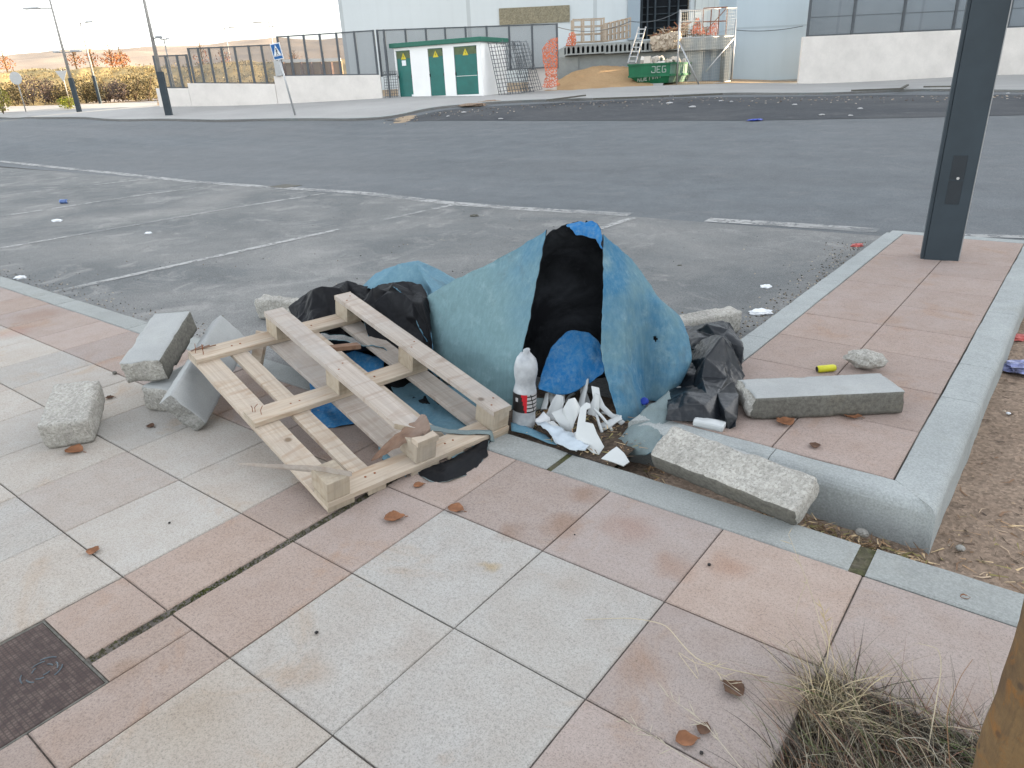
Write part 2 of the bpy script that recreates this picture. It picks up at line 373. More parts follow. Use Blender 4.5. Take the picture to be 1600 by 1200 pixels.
def m_mesh(name, c, nx, nz, fill, base=0.0):  # woven wire: object coords x, z
    t = NT(name); o = t.sep(t.obj)
    def lines(v, n, f):
        fr = t.math('FRACT', t.math('MULTIPLY', v, n)); return t.math('LESS_THAN', fr, f)
    a = t.math('MAXIMUM', lines(o[0], nx, fill), lines(o[2], nz, fill))
    if base: a = t.math('MAXIMUM', a, base)
    return t.fin(c, .5, alpha=a)

PINK = (.345, .285, .252); WHITE = (.41, .388, .355)
M = {}
M['tile'] = m_tile()
M['joint'] = m_sand('joint dirt', (.10, .09, .08), (.15, .135, .12), (.05, .045, .04))
M['moss'] = m_sand('mossy gravel', (.10, .09, .07), (.055, .065, .02), (.02, .02, .016), 4)
M['parking'] = m_asphalt('parking asphalt', (.162, .170, .171), (.285, .28, .268), .75, .45)
M['road'] = m_asphalt('road asphalt', (.146, .160, .170), (.20, .20, .20), .35, .12)
M['newroad'] = m_asphalt('fresh asphalt', (.055, .06, .068), (.13, .13, .13), .45, .25)
t = NT('worn road paint'); t.co = t.pos; _n9 = t.noise(9, 7, .8); _m = t.noise(1.1, 3)
M['paint'] = t.fin((.40, .40, .39), .9, alpha=t.math('MULTIPLY', t.ramp(_n9, [(.36, 0), (.50, .80)]), t.ramp(_m, [(.36, .35), (.55, 1)])))
M['kerb'] = m_concrete('kerb concrete', (.295, .308, .297), .4, .35, 150, .25, (.9, .85, .75), 3)
M['kerbL'] = m_concrete('pale kerb concrete', (.325, .345, .34), .4, .35, 150, .2, (.9, .85, .75), 3)
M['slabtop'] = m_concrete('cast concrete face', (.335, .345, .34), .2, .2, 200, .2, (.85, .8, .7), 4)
M['slabdark'] = m_concrete('dark concrete face', (.13, .125, .11), .6, .5, 60, .5, (1.2, 1.1, .9), 6)  # darker concrete for chosen stone faces and small dark parts
M['rough'] = m_rough('broken concrete', (.37, .36, .335))
M['roughgrey'] = m_rough('grey broken concrete', (.25, .25, .24))
M['sandbed'] = m_sand('sandy soil', (.22, .165, .125), (.29, .225, .175), (.075, .055, .045), 2)
M['ground'] = m_sand('dry earth', (.30, .23, .16), (.36, .29, .21), (.13, .10, .07), .1)
M['debris'] = m_sand('dark litter soil', (.06, .048, .04), (.11, .085, .065), (.02, .018, .015), 5)
M['farpave'] = m_concrete('far pavement', (.34, .335, .325), .2, .3, 30, .1, (.95, .88, .8), .4)
M['wood'] = m_wood('pallet wood', (.46, .36, .26), (.27, .18, .11))
M['woodgrey'] = m_wood('weathered pallet wood', (.37, .315, .25), (.22, .16, .11), weath=.6)
M['woodend'] = m_wood('wood end grain', (.40, .34, .26), (.26, .20, .14), (40, 40, 2))
M['woodbreak'] = m_wood('splintered wood', (.20, .12, .08), (.09, .045, .028), (6, 90, 30), .25)
M['blue'] = m_tarp_blue('blue tarpaulin')
M['bluefade'] = m_tarp_blue('faded blue tarpaulin', (.07, .18, .27), (.13, .225, .27), .05)
M['bluenew'] = m_tarp_blue('deep blue tarpaulin', (.018, .13, .33), (.04, .19, .36), -.12)
M['greyfab'] = m_concrete('dusty grey underside', (.17, .215, .22), .3, .3, 300, .15)
M['black'] = m_black('black tarpaulin inside')
M['lining'] = m_black('black lining', (.010, .011, .013), .8, (.040, .044, .050), .9, .1)
M['film'] = m_black('black plastic film', (.005, .0065, .009), .34, (.020, .028, .036), .55, .45)
M['steel'] = m_simple('galvanised steel', (.38, .39, .40), .45, .1, 6, .6)
M['post'] = m_simple('anthracite paint', (.028, .040, .050), .55, .18, 3, 0, .3, .2, 200)
M['lamp'] = m_simple('pale lamp post paint', (.27, .26, .245), .5, .1, 3)
M['white'] = m_simple('white render', (.78, .78, .77), .85, .04, 1.2)
M['facade'] = m_simple('white cladding', (.5, .55, .58), .6, .03, .3)
M['offwhite'] = m_concrete('painted block wall', (.70, .66, .62), .05, .10, 30, .1, (.9, .87, .82), 1)
M['leaf'] = m_simple('dry leaf', (.22, .10, .05), .8, .35, 30)
M['rust'] = m_simple('rust', (.20, .07, .03), .9, .3, 12)
M['porcelain'] = m_simple('glazed porcelain', (.47, .49, .49), .25, .05, 8, 0, .5)
M['dullpaper'] = m_simple('dull litter', (.42, .42, .42), .7, .1, 20)
M['paper'] = m_simple('white litter', (.70, .72, .74), .6, .1, 20)
# ------------------------------------------------------------------ ground and setting
rng = random.Random(7)
def st(o): return tag(o, kind='structure')

# base ground sheet reaching the horizon
mb = MB()
ls = np.concatenate([-np.geomspace(1500, 60, 10), np.linspace(-50, 50, 81), np.geomspace(60, 1500, 10)])
ds = np.concatenate([[-400, -100, -30, -12], np.linspace(-8, 8, 33), np.geomspace(8.5, 75, 60), np.geomspace(85, 2500, 14)])
LL, DD = np.meshgrid(ls, ds)
XY = np.c_[LL.ravel() * RH.x + DD.ravel() * FH.x, LL.ravel() * RH.y + DD.ravel() * FH.y]
ZZ = zt_many(XY)
near = np.clip((XY[:, 1] - 7.5) / 3.0, 0, 1)
ZZ = ZZ - (0.14 * (1 - near) + 0.035 * near)
P = [[(XY[i*len(ls)+j][0], XY[i*len(ls)+j][1], ZZ[i*len(ls)+j]) for j in range(len(ls))] for i in range(len(ds))]
mb.grid(P)
st(mb.build('ground', M['ground'], smooth=True))

def drape_strip(name, lo, hi, n, m, mat, dz, skirt=None, world_pts=False):
    A = cr_line([Vector((p.x, p.y, 0)) for p in lo], n); B = cr_line([Vector((p.x, p.y, 0)) for p in hi], n)
    P = []
    for j in range(m + 1):
        t = j / m; row = [a.lerp(b, t) for a, b in zip(A, B)]
        z = zt_many([[p.x, p.y] for p in row]); P.append([Vector((p.x, p.y, zz + dz)) for p, zz in zip(row, z)])
    mb = MB(); mb.grid(P)
    if skirt:
        r = P[0]; lowr = [p - Vector((0, 0, skirt)) for p in r]; mb.grid([lowr, r], mat=1 if isinstance(mat, list) and len(mat) > 1 else 0)
    return st(mb.build(name, mat, smooth=True))
ASP = -0.012
KF = [(-160,184),(0,185),(60,185.3),(140,186),(236,188.5),(337,190),(415,188.5),(480,188),(540,188.5),(600,185.5),(660,174),(720,166.5),(790,161),(920,156.5),(1080,150),(1160,147.5),(1300,147.5),(1440,142),(1600,144),(1800,147),(2100,150)]
# parking bay and road asphalt (clear of the planting bed on the right)
kerbfar0 = [G(*p) for p in [(-160,186),(0,187),(81,187),(150,187.5),(236,189),(337,190.5),(415,189),(480,188.5),(540,189),(600,187),(640,180),(680,172),(768,164),(920,158),(1080,151),(1160,148),(1345,149),(1485,142),(1600,145),(1800,147),(2100,150)]]
Y0, Y1, X1 = 1.968, 6.50, -1.165
mb = MB(); xs = np.linspace(-40, X1, 60)
mb.grid([[Vector((x, y, ASP)) for x in xs] for y in np.linspace(Y0, Y1, 8)])
st(mb.build('parking_asphalt', M['parking']))
lo = [Vector((x, Y1, 0)) for x in np.linspace(-40, 16, 21)]
kerbfar = None
kerbfar_ = [G(*p) for p in KF]; kerbfar = [p + FH * 1.1 for p in kerbfar_]
drape_strip('road', lo, kerbfar, 160, 60, M['road'], ASP)
# continue road left of the view
# fresh asphalt strip along the far kerb
loP = [G(*p) for p in [(600,187.6),(700,188),(900,188),(1150,187.5),(1345,184.5),(1480,182),(1600,179),(1800,176)]]
hiP = [G(*p) for p in [(604,186.6),(690,172.5),(850,161.5),(1080,152),(1250,150),(1400,148),(1600,147),(1800,149)]]
drape_strip('fresh_asphalt', loP, hiP, 80, 10, M['newroad'], ASP + .006)
# far pavement, its kerb face turned to the road
back = [G(*p) for p in [(-160,178),(0,178),(60,176),(120,174),(180,171),(245,167),(330,164.5),(420,160.5),(480,158),(540,155.5),(600,153),(690,150),(780,146.5),(860,142),(930,139),(1000,137),(1100,134),(1250,131),(1400,126),(1600,117),(1800,112)]]
kf = [G(*p) for p in KF]; _ = [p for p in [(-160,181),(0,182),(60,182.5),(140,184),(236,186.5),(337,188),(415,186.5),(480,186),(540,186.5),(600,183),(660,171),(720,164),(790,159),(920,155),(1080,148),(1160,145),(1300,145),(1440,140),(1600,141),(1800,144),(2100,147)]]
drape_strip('far_pavement', kf, back, 160, 14, [M['farpave'], M['farpave']], .065, .12)
kb = [p + (q - p).normalized() * .16 for p, q in zip(kf, back)]
drape_strip('far_kerb', [p for p in kf], kb, 160, 1, M['kerbL'], .071, .12)
# yard behind the walls, and the sunlit path on the left
yd = [G(*p) for p in [(560,154),(760,146),(930,138),(1100,133),(1250,130.5),(1400,125),(1600,117)]]
yb = [ST(-12, 41), ST(-4, 44), ST(3, 44), ST(9, 44), ST(16, 44), ST(22, 44), ST(30, 44)]
drape_strip('yard', yd, yb, 40, 8, M['ground'], .02)
pa = [G(*p) for p in [(-200,178),(0,176.5),(80,174.5),(160,171),(246,165)]]
pb = [G(*p) for p in [(-200,172),(0,167.5),(80,165.5),(160,162.5),(246,158)]]
drape_strip('sunlit_path', pa, pb, 30, 4, M['farpave'], .03)

# parking lines
def line_strip(name, pts, w, z=.0045, seed=0, gaps=()):
    mb = MB(); r = random.Random(seed)
    for i in range(len(pts) - 1):
        a, b = pts[i], pts[i+1]; n = max(1, int((b - a).length / .12)); d = (b - a).normalized(); s = Vector((-d.y, d.x, 0))
        L = (b - a).length; prevw = None
        for k in range(n):
            t0, t1 = k / n, (k + 1) / n
            if any(g0 <= t0 < g1 for g0, g1 in gaps) or mn.noise(Vector((a.x + t0 * L * 2.2, seed * 3.1, 0))) < -.62: prevw = None; continue
            w0 = prevw or w * (1 + .22 * mn.noise(Vector((k * .9, seed, 2)))); w1 = w * (1 + .22 * mn.noise(Vector(((k + 1) * .9, seed, 2)))); prevw = w1
            p, q = a + (b - a) * t0, a + (b - a) * t1
            zz = [ASP + z + float(v) for v in zt_many([[p.x, p.y], [q.x, q.y]])]
            mb.add([(p.x - s.x*w0/2, p.y - s.y*w0/2, zz[0]), (q.x - s.x*w1/2, q.y - s.y*w1/2, zz[1]), (q.x + s.x*w1/2, q.y + s.y*w1/2, zz[1]), (p.x + s.x*w0/2, p.y + s.y*w0/2, zz[0])], [(0, 1, 2, 3)])
    return st(mb.build(name, M['paint']))
def gl(*pp): return [Vector((G0(*p).x, G0(*p).y, 0)) for p in pp]
line_strip('parking_line', gl((82,455),(530,357)), .085, seed=1)
line_strip('parking_line', gl((600,342),(712,318)), .085, seed=2)
line_strip('parking_line', gl((-60,397),(350,326),(508,301)), .085, seed=3)
line_strip('parking_line', gl((-80,349),(240,301),(340,289)), .085, seed=4)
line_strip('parking_line', gl((-80,315),(110,292),(236,278)), .085, seed=5)
line_strip('parking_line', gl((935,356),(990,339)), .085, seed=6)
line_strip('parking_edge_line', gl((0,254),(160,268),(300,283),(445,293),(560,300),(700,316),(800,324),(985,334)), .20, seed=8)
line_strip('parking_edge_line', gl((1105,342),(1240,350),(1372,359)), .2, seed=11)
line_strip('parking_edge_line', gl((1500,366),(1620,369)), .12, seed=19)
# drain cover in the road
mb = MB(); c = G0(445, 290); mb.box((c.x-.22, c.y-.16, ASP-.01), (c.x+.22, c.y+.16, ASP+.006)); 
tag(mb.build('drain_cover', M['slabdark']), 'small dark drain cover set in the asphalt on the parking edge line', 'drain cover')

# pavement of large slabs
JX, DX0, DX1 = -1.4425, -1.7205, -1.7495
xr = [-.243 + .4*k for k in range(0, 12)]
cols = []
for a, b in zip(xr[:-1], xr[1:]): cols.append((a, b))
cols += [(-.643, -.243), (-1.043, -.643), (JX, -1.043), (DX0, JX), (-2.006, DX1)]
x = -2.006
while x > -22: cols.append((x - .4, x)); x -= .4
yr = [1.8195, 1.418, 1.020, .6195, .22, -.18, -.58, -.98, -1.4]
PIT = (-.243, .557, .62, 1.395); MAN = (-2.0, -1.618, .015, .402)
mb = MB()
for ci, (x0, x1) in enumerate(cols):
    for ri in range(len(yr) - 1):
        y1, y0 = yr[ri], yr[ri+1]; cx, cy = (x0 + x1) / 2, (y0 + y1) / 2
        if ri == 0 or x0 > -.65 or (x0 > -2.01 and x1 < JX + .01): base = PINK
        else: base = WHITE
        if x1 > -.70 and ri == 0: base = scl(PINK, 1.08)
        if ri >= 4 and x1 < -1.9: base = PINK
        v = 1 + rng.uniform(-.07, .07); hue = rng.uniform(-.035, .035)
        col = (base[0] * v * (1 + hue), base[1] * v, base[2] * v * (1 - hue))
        if ri > 0 and x1 < -2 and rng.random() < .25: col = tuple(lerp(a, b, .35) for a, b in zip(col, PINK))
        g = .0018; top = rng.uniform(-.0012, .0012); tl = [rng.uniform(-.0009, .0009) for _ in range(4)]
        rects = [(x0, x1, y0, y1)]
        def cut(rects, R):
            out = []
            for (a, b, c, d) in rects:
                if b <= R[0] or a >= R[1] or d <= R[2] or c >= R[3]: out.append((a, b, c, d)); continue
                if a < R[0] - .01: out.append((a, R[0], c, d))
                if b > R[1] + .01: out.append((R[1], b, c, d))
                a2, b2 = max(a, R[0]), min(b, R[1])
                if c < R[2] - .01: out.append((a2, b2, c, R[2]))
                if d > R[3] + .005: out.append((a2, b2, R[3], d))
            return out
        for R in (PIT, MAN): rects = cut(rects, R)
        for (a, b, c, d) in rects:
            e = .0035
            a += g; b -= g; c += g; d -= g
            z = [top + t for t in tl]
            lo4 = [(a, c, -.06), (b, c, -.06), (b, d, -.06), (a, d, -.06)]
            md = [(a, c, z[0] - e), (b, c, z[1] - e), (b, d, z[2] - e), (a, d, z[3] - e)]
            tp = [(a + e, c + e, z[0]), (b - e, c + e, z[1]), (b - e, d - e, z[2]), (a + e, d - e, z[3])]
            mb.add(lo4 + md + tp, [(8, 9, 10, 11)] + [(i, (i+1) % 4, 4 + (i+1) % 4, 4 + i) for i in range(4)] + [(4+i, 4+(i+1) % 4, 8+(i+1) % 4, 8+i) for i in range(4)], 0, col)
st(mb.build('pavement', M['tile']))
mb = MB()
for r in ((-25, MAN[0], -3, 1.82), (MAN[0], MAN[1], MAN[3], 1.82), (MAN[0], MAN[1], -3, MAN[2]), (MAN[1], PIT[0], -3, 1.82), (PIT[0], PIT[1], PIT[3], 1.82), (PIT[0], PIT[1], -3, PIT[2]), (PIT[1], 5, -3, 1.82)):
    mb.add([(r[0], r[2], -.0075), (r[1], r[2], -.0075), (r[1], r[3], -.0075), (r[0], r[3], -.0075)], [(0, 1, 2, 3)])
st(mb.build('joint_bed', M['joint']))
# mossy gravel in the open joint
mb = MB(); rg = random.Random(3)
for i in range(900):
    t = rg.random(); y = lerp(.41, 1.80, t); xx = rg.uniform(DX1 + .001, DX0 - .001); s = rg.uniform(.0015, .0042)
    bs = [Vector((xx + s * cos(a + i), y + s * sin(a + i) * rg.uniform(.7, 1.3), -.007)) for a in (0, 1.6, 3.1, 4.7)]
    tt = Vector((xx + rg.uniform(-.3, .3) * s, y, -.007 + s * rg.uniform(.9, 1.9)))
    mb.add(bs + [tt], [(0,1,4), (1,2,4), (2,3,4), (3,0,4)])
tag(mb.build('joint_gravel', M['moss']), kind='stuff')

# flush kerb line along the slabs
def kerb_stone(mb, x0, x1, y0, y1, ztop, zbot=-.2, e=.006, jit=0.0, M4=None, mat=0):
    n = max(2, int((x1 - x0) / .05)); prof = [(y0, zbot), (y0, ztop - e), (y0 + e, ztop), (y1 - e, ztop), (y1, ztop - e), (y1, zbot)]
    P = []
    for i in range(n + 1):
        x = lerp(x0, x1, i / n); ee = e if i in (0, n) else 0
        row = []
        for y, z in prof:
            w = Vector((x * 3, y * 9, z * 9)); dz = .0022 * mn.noise(w * 2.5) if z > -.1 else 0; dy = .0022 * mn.noise(w * 3 + Vector((9, 0, 0))) if z > -.1 else 0
            v = Vector((x, y + dy, z + dz - (ee if z >= ztop - 1e-6 else 0))); row.append(M4 @ v if M4 is not None else v)
        P.append(row)
    mb.grid(P, mat)
    b = len(mb.v); k = len(prof)
    mb.f.append([b - k + i for i in range(k)]); mb.m.append(mat); mb.c.append((1,1,1))
    b0 = b - k * (n + 1); mb.f.append([b0 + i for i in range(k)][::-1]); mb.m.append(mat); mb.c.append((1,1,1))
mb = MB()
jx = [-22 + i for i in range(16)] + [-5.54, -4.49, -3.45, -2.42]
joints = [-21.6 + 1.045 * i for i in range(16)] ; joints = [j for j in joints if j < -5.9] + [-5.54, -4.49, -3.44, -2.39, -1.302, -.26, .80, 1.85, 2.9, 4.0]
for a, b in zip(joints[:-1], joints[1:]):
    g0 = .010 if abs(a + 1.302) < .01 else (.022 if abs(a + .26) < .01 else .002); g1 = .010 if abs(b + 1.302) < .01 else (.022 if abs(b + .26) < .01 else .002)
    kerb_stone(mb, a + g0, b - g1, 1.8225, 1.968, .002 + rng.uniform(-.002, .002))
st(mb.build('kerb', M['kerb'], smooth=False))
mb = MB(); mb.box((-.283, 1.826, -.02), (-.237, 1.964, -.006)); mb.box((-1.313, 1.826, -.02), (-1.291, 1.964, -.005))
st(mb.build('kerb_joint_mortar', M['moss']))

# raised tip of the island: kerb frame and slabs
TH = math.atan(.017)
PM = Matrix.Translation((-.272, 2.316, 0)) @ Matrix.Rotation(-TH, 4, 'Z')
ZP = .05; WU = .80; PV = 4.02
mb = MB()
for iu in range(2):
    for iv in range(10):
        u0, u1 = -WU + iu * .4, -WU + (iu + 1) * .4; v0, v1 = iv * .402, (iv + 1) * .402
        v = 1 + rng.uniform(-.05, .05); col = (PINK[0] * v * 1.02, PINK[1] * v, PINK[2] * v); g = .002; e = .003; tz = ZP + rng.uniform(-.0015, .0015)
        a, b, c, d = u0 + g, u1 - g, v0 + g, v1 - g
        vs = [(a,c,0),(b,c,0),(b,d,0),(a,d,0),(a,c,tz-e),(b,c,tz-e),(b,d,tz-e),(a,d,tz-e),(a+e,c+e,tz),(b-e,c+e,tz),(b-e,d-e,tz),(a+e,d-e,tz)]
        mb.add([PM @ Vector(v) for v in vs], [(8,9,10,11)] + [(i,(i+1)%4,4+(i+1)%4,4+i) for i in range(4)] + [(4+i,4+(i+1)%4,8+(i+1)%4,8+i) for i in range(4)], 0, col)
st(mb.build('island_paving', M['tile']))
mb = MB(); mb.add([PM @ Vector(v) for v in ((-WU, 0, ZP-.008), (0, 0, ZP-.008), (0, PV, ZP-.008), (-WU, PV, ZP-.008))], [(0,1,2,3)])
st(mb.build('island_joint_bed', M['joint']))
def kerb_profile_run(mb, p0, p1, inward, w, z, r, bot, joints=(), mi0=0.0, mi1=0.0, seed=0):
    # kerb from p0 to p1 (inner line), its outer face rounded with radius r; mitred ends
    p0 = Vector(p0); p1 = Vector(p1); d = (p1 - p0).normalized(); out = -Vector(inward).normalized(); L = (p1 - p0).length
    prof = [(0.0, bot), (0.0, z - .004), (.004, z), (w - r, z)]
    for k in range(1, 7): a = k / 6 * pi / 2; prof.append((w - r + r * sin(a), z - r + r * cos(a)))
    prof += [(w + .006, bot)]
    cuts = [0.0] + sorted(joints) + [L]; 
    for c0, c1 in zip(cuts[:-1], cuts[1:]):
        g = .0015; n = max(2, int((c1 - c0) / .04)); P = []
        for i in range(n + 1):
            s_ = lerp(c0 + (g if c0 > 0 else 0), c1 - (g if c1 < L else 0), i / n); row = []
            for (o, zz) in prof:
                ss_ = s_
                if c0 == 0 and i == 0: ss_ -= o * mi0
                if c1 == L and i == n: ss_ += o * mi1
                q = p0 + d * ss_ + out * o; w_ = Vector((q.x * 6, q.y * 6, zz * 8 + seed))
                q = q + out * (.0035 * mn.noise(w_) + .0015 * mn.noise(w_ * 4)); row.append(Vector((q.x, q.y, zz + (.002 * mn.noise(w_ * 1.7) if zz > bot else 0))))
            P.append(row)
        mb.grid(P)
        k = len(prof); b = len(mb.v); mb.f.append([b - k + i for i in range(k)]); mb.m.append(0); mb.c.append((1,1,1))
        b0 = b - k * (n + 1); mb.f.append([b0 + i for i in range(k)][::-1]); mb.m.append(0); mb.c.append((1,1,1))
mb = MB()
pm = lambda u, v: (PM @ Vector((u, v, 0)))
dr = lambda u, v: (PM.to_3x3() @ Vector((u, v, 0)))
kerb_profile_run(mb, pm(.003, 0), pm(.003, PV), dr(-1, 0), .145, ZP, .032, -.22, (.79, 1.22, 2.11, 3.1), mi0=.9, seed=1)
kerb_profile_run(mb, pm(-WU, -.003), pm(.003, -.003), dr(0, 1), .105, ZP, .045, -.22, (.42,), mi1=1.35, mi0=1, seed=5)
kerb_profile_run(mb, pm(-WU - .003, 0), pm(-WU - .003, PV), dr(1, 0), .125, ZP + .002, .012, -.2, (.1, 1.1, 2.1, 3.1), mi0=.8, seed=9)
kerb_profile_run(mb, pm(-WU - .1, PV + .003), pm(1.9, PV + .003), dr(0, -1), .12, ZP, .015, -.2, (.9, 1.8), seed=12)
st(mb.build('island_kerb', M['kerbL'], smooth=False, weld=True))

# planting bed of sandy soil right of the island, reaching into the narrow gap in front of it
mb = MB(); xs = np.linspace(-1.2, 4.5, 190); ys = np.linspace(1.95, 6.6, 150)
def sandz(x, y):
    p = Vector((x, y, 0)); z = -.105 + .022 * mn.noise(p * 1.6) + .010 * mn.noise(p * 7) + .006 * mn.noise(p * 19)
    if x < -.15: z -= .01
    return z
mb.grid([[Vector((x, y, sandz(x, y))) for x in xs] for y in ys])
st(mb.build('soil', M['sandbed'], smooth=True))

# ---------------- loose concrete ----------------
def stone(name, dims, pos, rot, label, cat='kerb stone', mats=('slabtop', 'rough'), roughf=('y0',), amp=.008, rnd=.008, seed=0, step=.014, group='loose kerb stones around the rubbish heap', darkf=()):
    dx, dy, dz = dims; key = {}; mb = MB(); names = ['x0', 'x1', 'y0', 'y1', 'z0', 'z1']
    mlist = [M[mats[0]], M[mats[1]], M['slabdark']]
    def vid(p):
        k = (round(p[0], 5), round(p[1], 5), round(p[2], 5))
        if k in key: return key[k]
        v = Vector(p); r = min(rnd, dx/2, dy/2, dz/2)
        c = Vector((min(max(v.x, r), dx-r), min(max(v.y, r), dy-r), min(max(v.z, r), dz-r))); d = v - c
        if d.length > 1e-9: v = c + d.normalized() * r
        s = Vector((seed * 7.3, seed * 3.1, 0)); a = .0012
        dd = {'x0': p[0], 'x1': dx - p[0], 'y0': p[1], 'y1': dy - p[1], 'z0': p[2], 'z1': dz - p[2]}
        for f in names:
            nrm = {'x0': (-1,0,0), 'x1': (1,0,0), 'y0': (0,-1,0), 'y1': (0,1,0), 'z0': (0,0,-1), 'z1': (0,0,1)}[f]
            if dd[f] < 1e-6:
                if f in roughf: v = v + Vector(nrm) * amp * (mn.noise((v + s) * 16) * 1.2 + mn.noise((v + s) * 45) * .7 + mn.noise((v + s) * 120) * .35 - .35)
                else: v = v + Vector(nrm) * a * (mn.noise((v + s) * 30) + mn.noise((v + s) * 90) * .5)
        edge = sorted(dd.values())[:2]
        if edge[1] < .012:
            ch = max(0, mn.noise((v + s) * 22) - .12) * .03 * min(1, min(dims) / .1) ** 2; v = v - (v - Vector((dx/2, dy/2, dz/2))).normalized() * ch
        mb.v.append(tuple(v)); key[k] = len(mb.v) - 1; return key[k]
    def face(f, nu, nv, fn):
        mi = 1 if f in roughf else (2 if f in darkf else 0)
        for i in range(nu):
            for j in range(nv):
                q = [vid(fn(i/nu, j/nv)), vid(fn((i+1)/nu, j/nv)), vid(fn((i+1)/nu, (j+1)/nv)), vid(fn(i/nu, (j+1)/nv))]
                mb.f.append(q); mb.m.append(mi); mb.c.append((1,1,1))
    nx, ny, nz = [max(3, int(d / step)) for d in dims]
    face('z1', nx, ny, lambda u, v: (u*dx, v*dy, dz)); face('z0', ny, nx, lambda u, v: (v*dx, u*dy, 0))
    face('y0', nx, nz, lambda u, v: (u*dx, 0, v*dz)); face('y1', nz, nx, lambda u, v: (v*dx, dy, u*dz))
    face('x1', ny, nz, lambda u, v: (dx, u*dy, v*dz)); face('x0', nz, ny, lambda u, v: (0, v*dy, u*dz))
    o = mb.build(name, mlist, smooth=True)
    o.location = pos; o.rotation_euler = [rad(a) for a in rot]
    return tag(o, label, cat, group)
R_ = 'rough'
stone('kerb_stone', (.181, .314, .118), (-3.107, .833, .004), (11.5, 1.8, 54.6), 'short broken kerb stone lying by itself on the slabs, leftmost of the stones', roughf=('y0', 'z1', 'x1'), amp=.002, rnd=.005, seed=1)
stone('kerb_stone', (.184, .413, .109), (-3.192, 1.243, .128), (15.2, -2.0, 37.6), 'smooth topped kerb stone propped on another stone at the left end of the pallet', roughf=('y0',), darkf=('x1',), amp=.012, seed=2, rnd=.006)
stone('kerb_stone', (.19, .74, .075), (-2.80, 1.178, .143), (-884.2, -233.5, -486.4), 'long grey kerb stone leaning on edge under the left corner of the pallet', mats=('slabtop', 'roughgrey'), roughf=('y0',), amp=.007, seed=3)
qa, qb = G0(226, 641), G0(266, 646)
stone('kerb_stone', (.17, .30, .118), (qa.x, qa.y, 0), (0, 0, math.degrees(math.atan2(qb.y - qa.y, qb.x - qa.x))), 'short kerb stone flat on the slabs beneath the propped smooth one', roughf=('y0', 'x0'), amp=.01, rnd=.015, seed=4)
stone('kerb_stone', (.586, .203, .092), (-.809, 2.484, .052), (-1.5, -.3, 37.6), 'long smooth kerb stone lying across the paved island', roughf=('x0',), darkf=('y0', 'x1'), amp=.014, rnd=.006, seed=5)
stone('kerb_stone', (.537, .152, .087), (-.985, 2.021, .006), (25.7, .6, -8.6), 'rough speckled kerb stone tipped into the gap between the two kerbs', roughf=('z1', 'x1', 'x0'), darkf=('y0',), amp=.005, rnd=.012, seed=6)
stone('kerb_stone', (.44, .11, .13), (-1.49, 3.23, -.01), (3, 0, 60), 'yellowish kerb stone standing behind the black plastic film', mats=('rough', 'rough'), roughf=('z1', 'y0', 'x1'), amp=.008, rnd=.015, seed=7)
p = G0(352, 520); stone('kerb_stone', (.42, .10, .14), (p.x - .1, p.y + .28, -.01), (0, 0, 14), 'broken concrete block behind the back corner of the pallet', roughf=('x0', 'x1', 'z1', 'y0'), amp=.012, rnd=.02, seed=8)
p = G0(1340, 578, ZP)
def blob(name, c, r, mat, label, cat, seed, amp=.3, group=None, sub=3, f=2.2, flat=None):
    bm = bmesh.new(); bmesh.ops.create_icosphere(bm, subdivisions=sub, radius=1)
    for v in bm.verts:
        n = mn.noise(v.co * f + Vector((seed, 0, 0))) + .5 * mn.noise(v.co * f * 2.7 + Vector((seed, 5, 0))) + .2 * mn.noise(v.co * f * 7)
        v.co = v.co * (1 + amp * n)
        v.co = Vector((v.co.x * r[0], v.co.y * r[1], v.co.z * r[2]))
    lo = min(v.co.z for v in bm.verts)
    for v in bm.verts: v.co.z -= lo
    me = bpy.data.meshes.new(name); bm.to_mesh(me); bm.free(); me.materials.append(M[mat] if isinstance(mat, str) else mat)
    o = bpy.data.objects.new(name, me); C.objects.link(o); o.location = c
    return tag(o, label, cat, group)
o = blob('mortar_lump', (p.x + .02, p.y + .03, ZP), (.085, .055, .04), 'rough', 'rounded pale lump of mortar behind the long stone on the paved island', 'mortar lump', 3, .22)
p = G0(1105, 672, ZP)
stone('block_chip', (.115, .05, .028), (p.x - .06, p.y - .0, ZP), (0, 2, 6), 'small clean white block chip in front of the black film', 'concrete chip', mats=('porcelain', 'rough'), roughf=(), amp=.001, rnd=.004, seed=9, step=.008, group=None)
for i, (px, py, s, mt, lb) in enumerate([(1346, 838, .018, 'rough', 'round pale pebble in the dark gap beside the kerb joint'), (1500, 860, .012, 'rough', 'small white stone on the sandy soil by the island corner'), (1575,648,.008,'paper','tiny white stone high on the sandy soil'), (180, 585, .011, 'slabdark', 'small grey stone at the foot of the propped kerb stone')]):
    q = G0(px, py, -.1 if px > 1200 else 0); o = blob('pebble', (q.x, q.y, q.z), (s * 1.2, s, s * .8), mt, lb, 'pebble', i * 3 + 1, .2, sub=2)
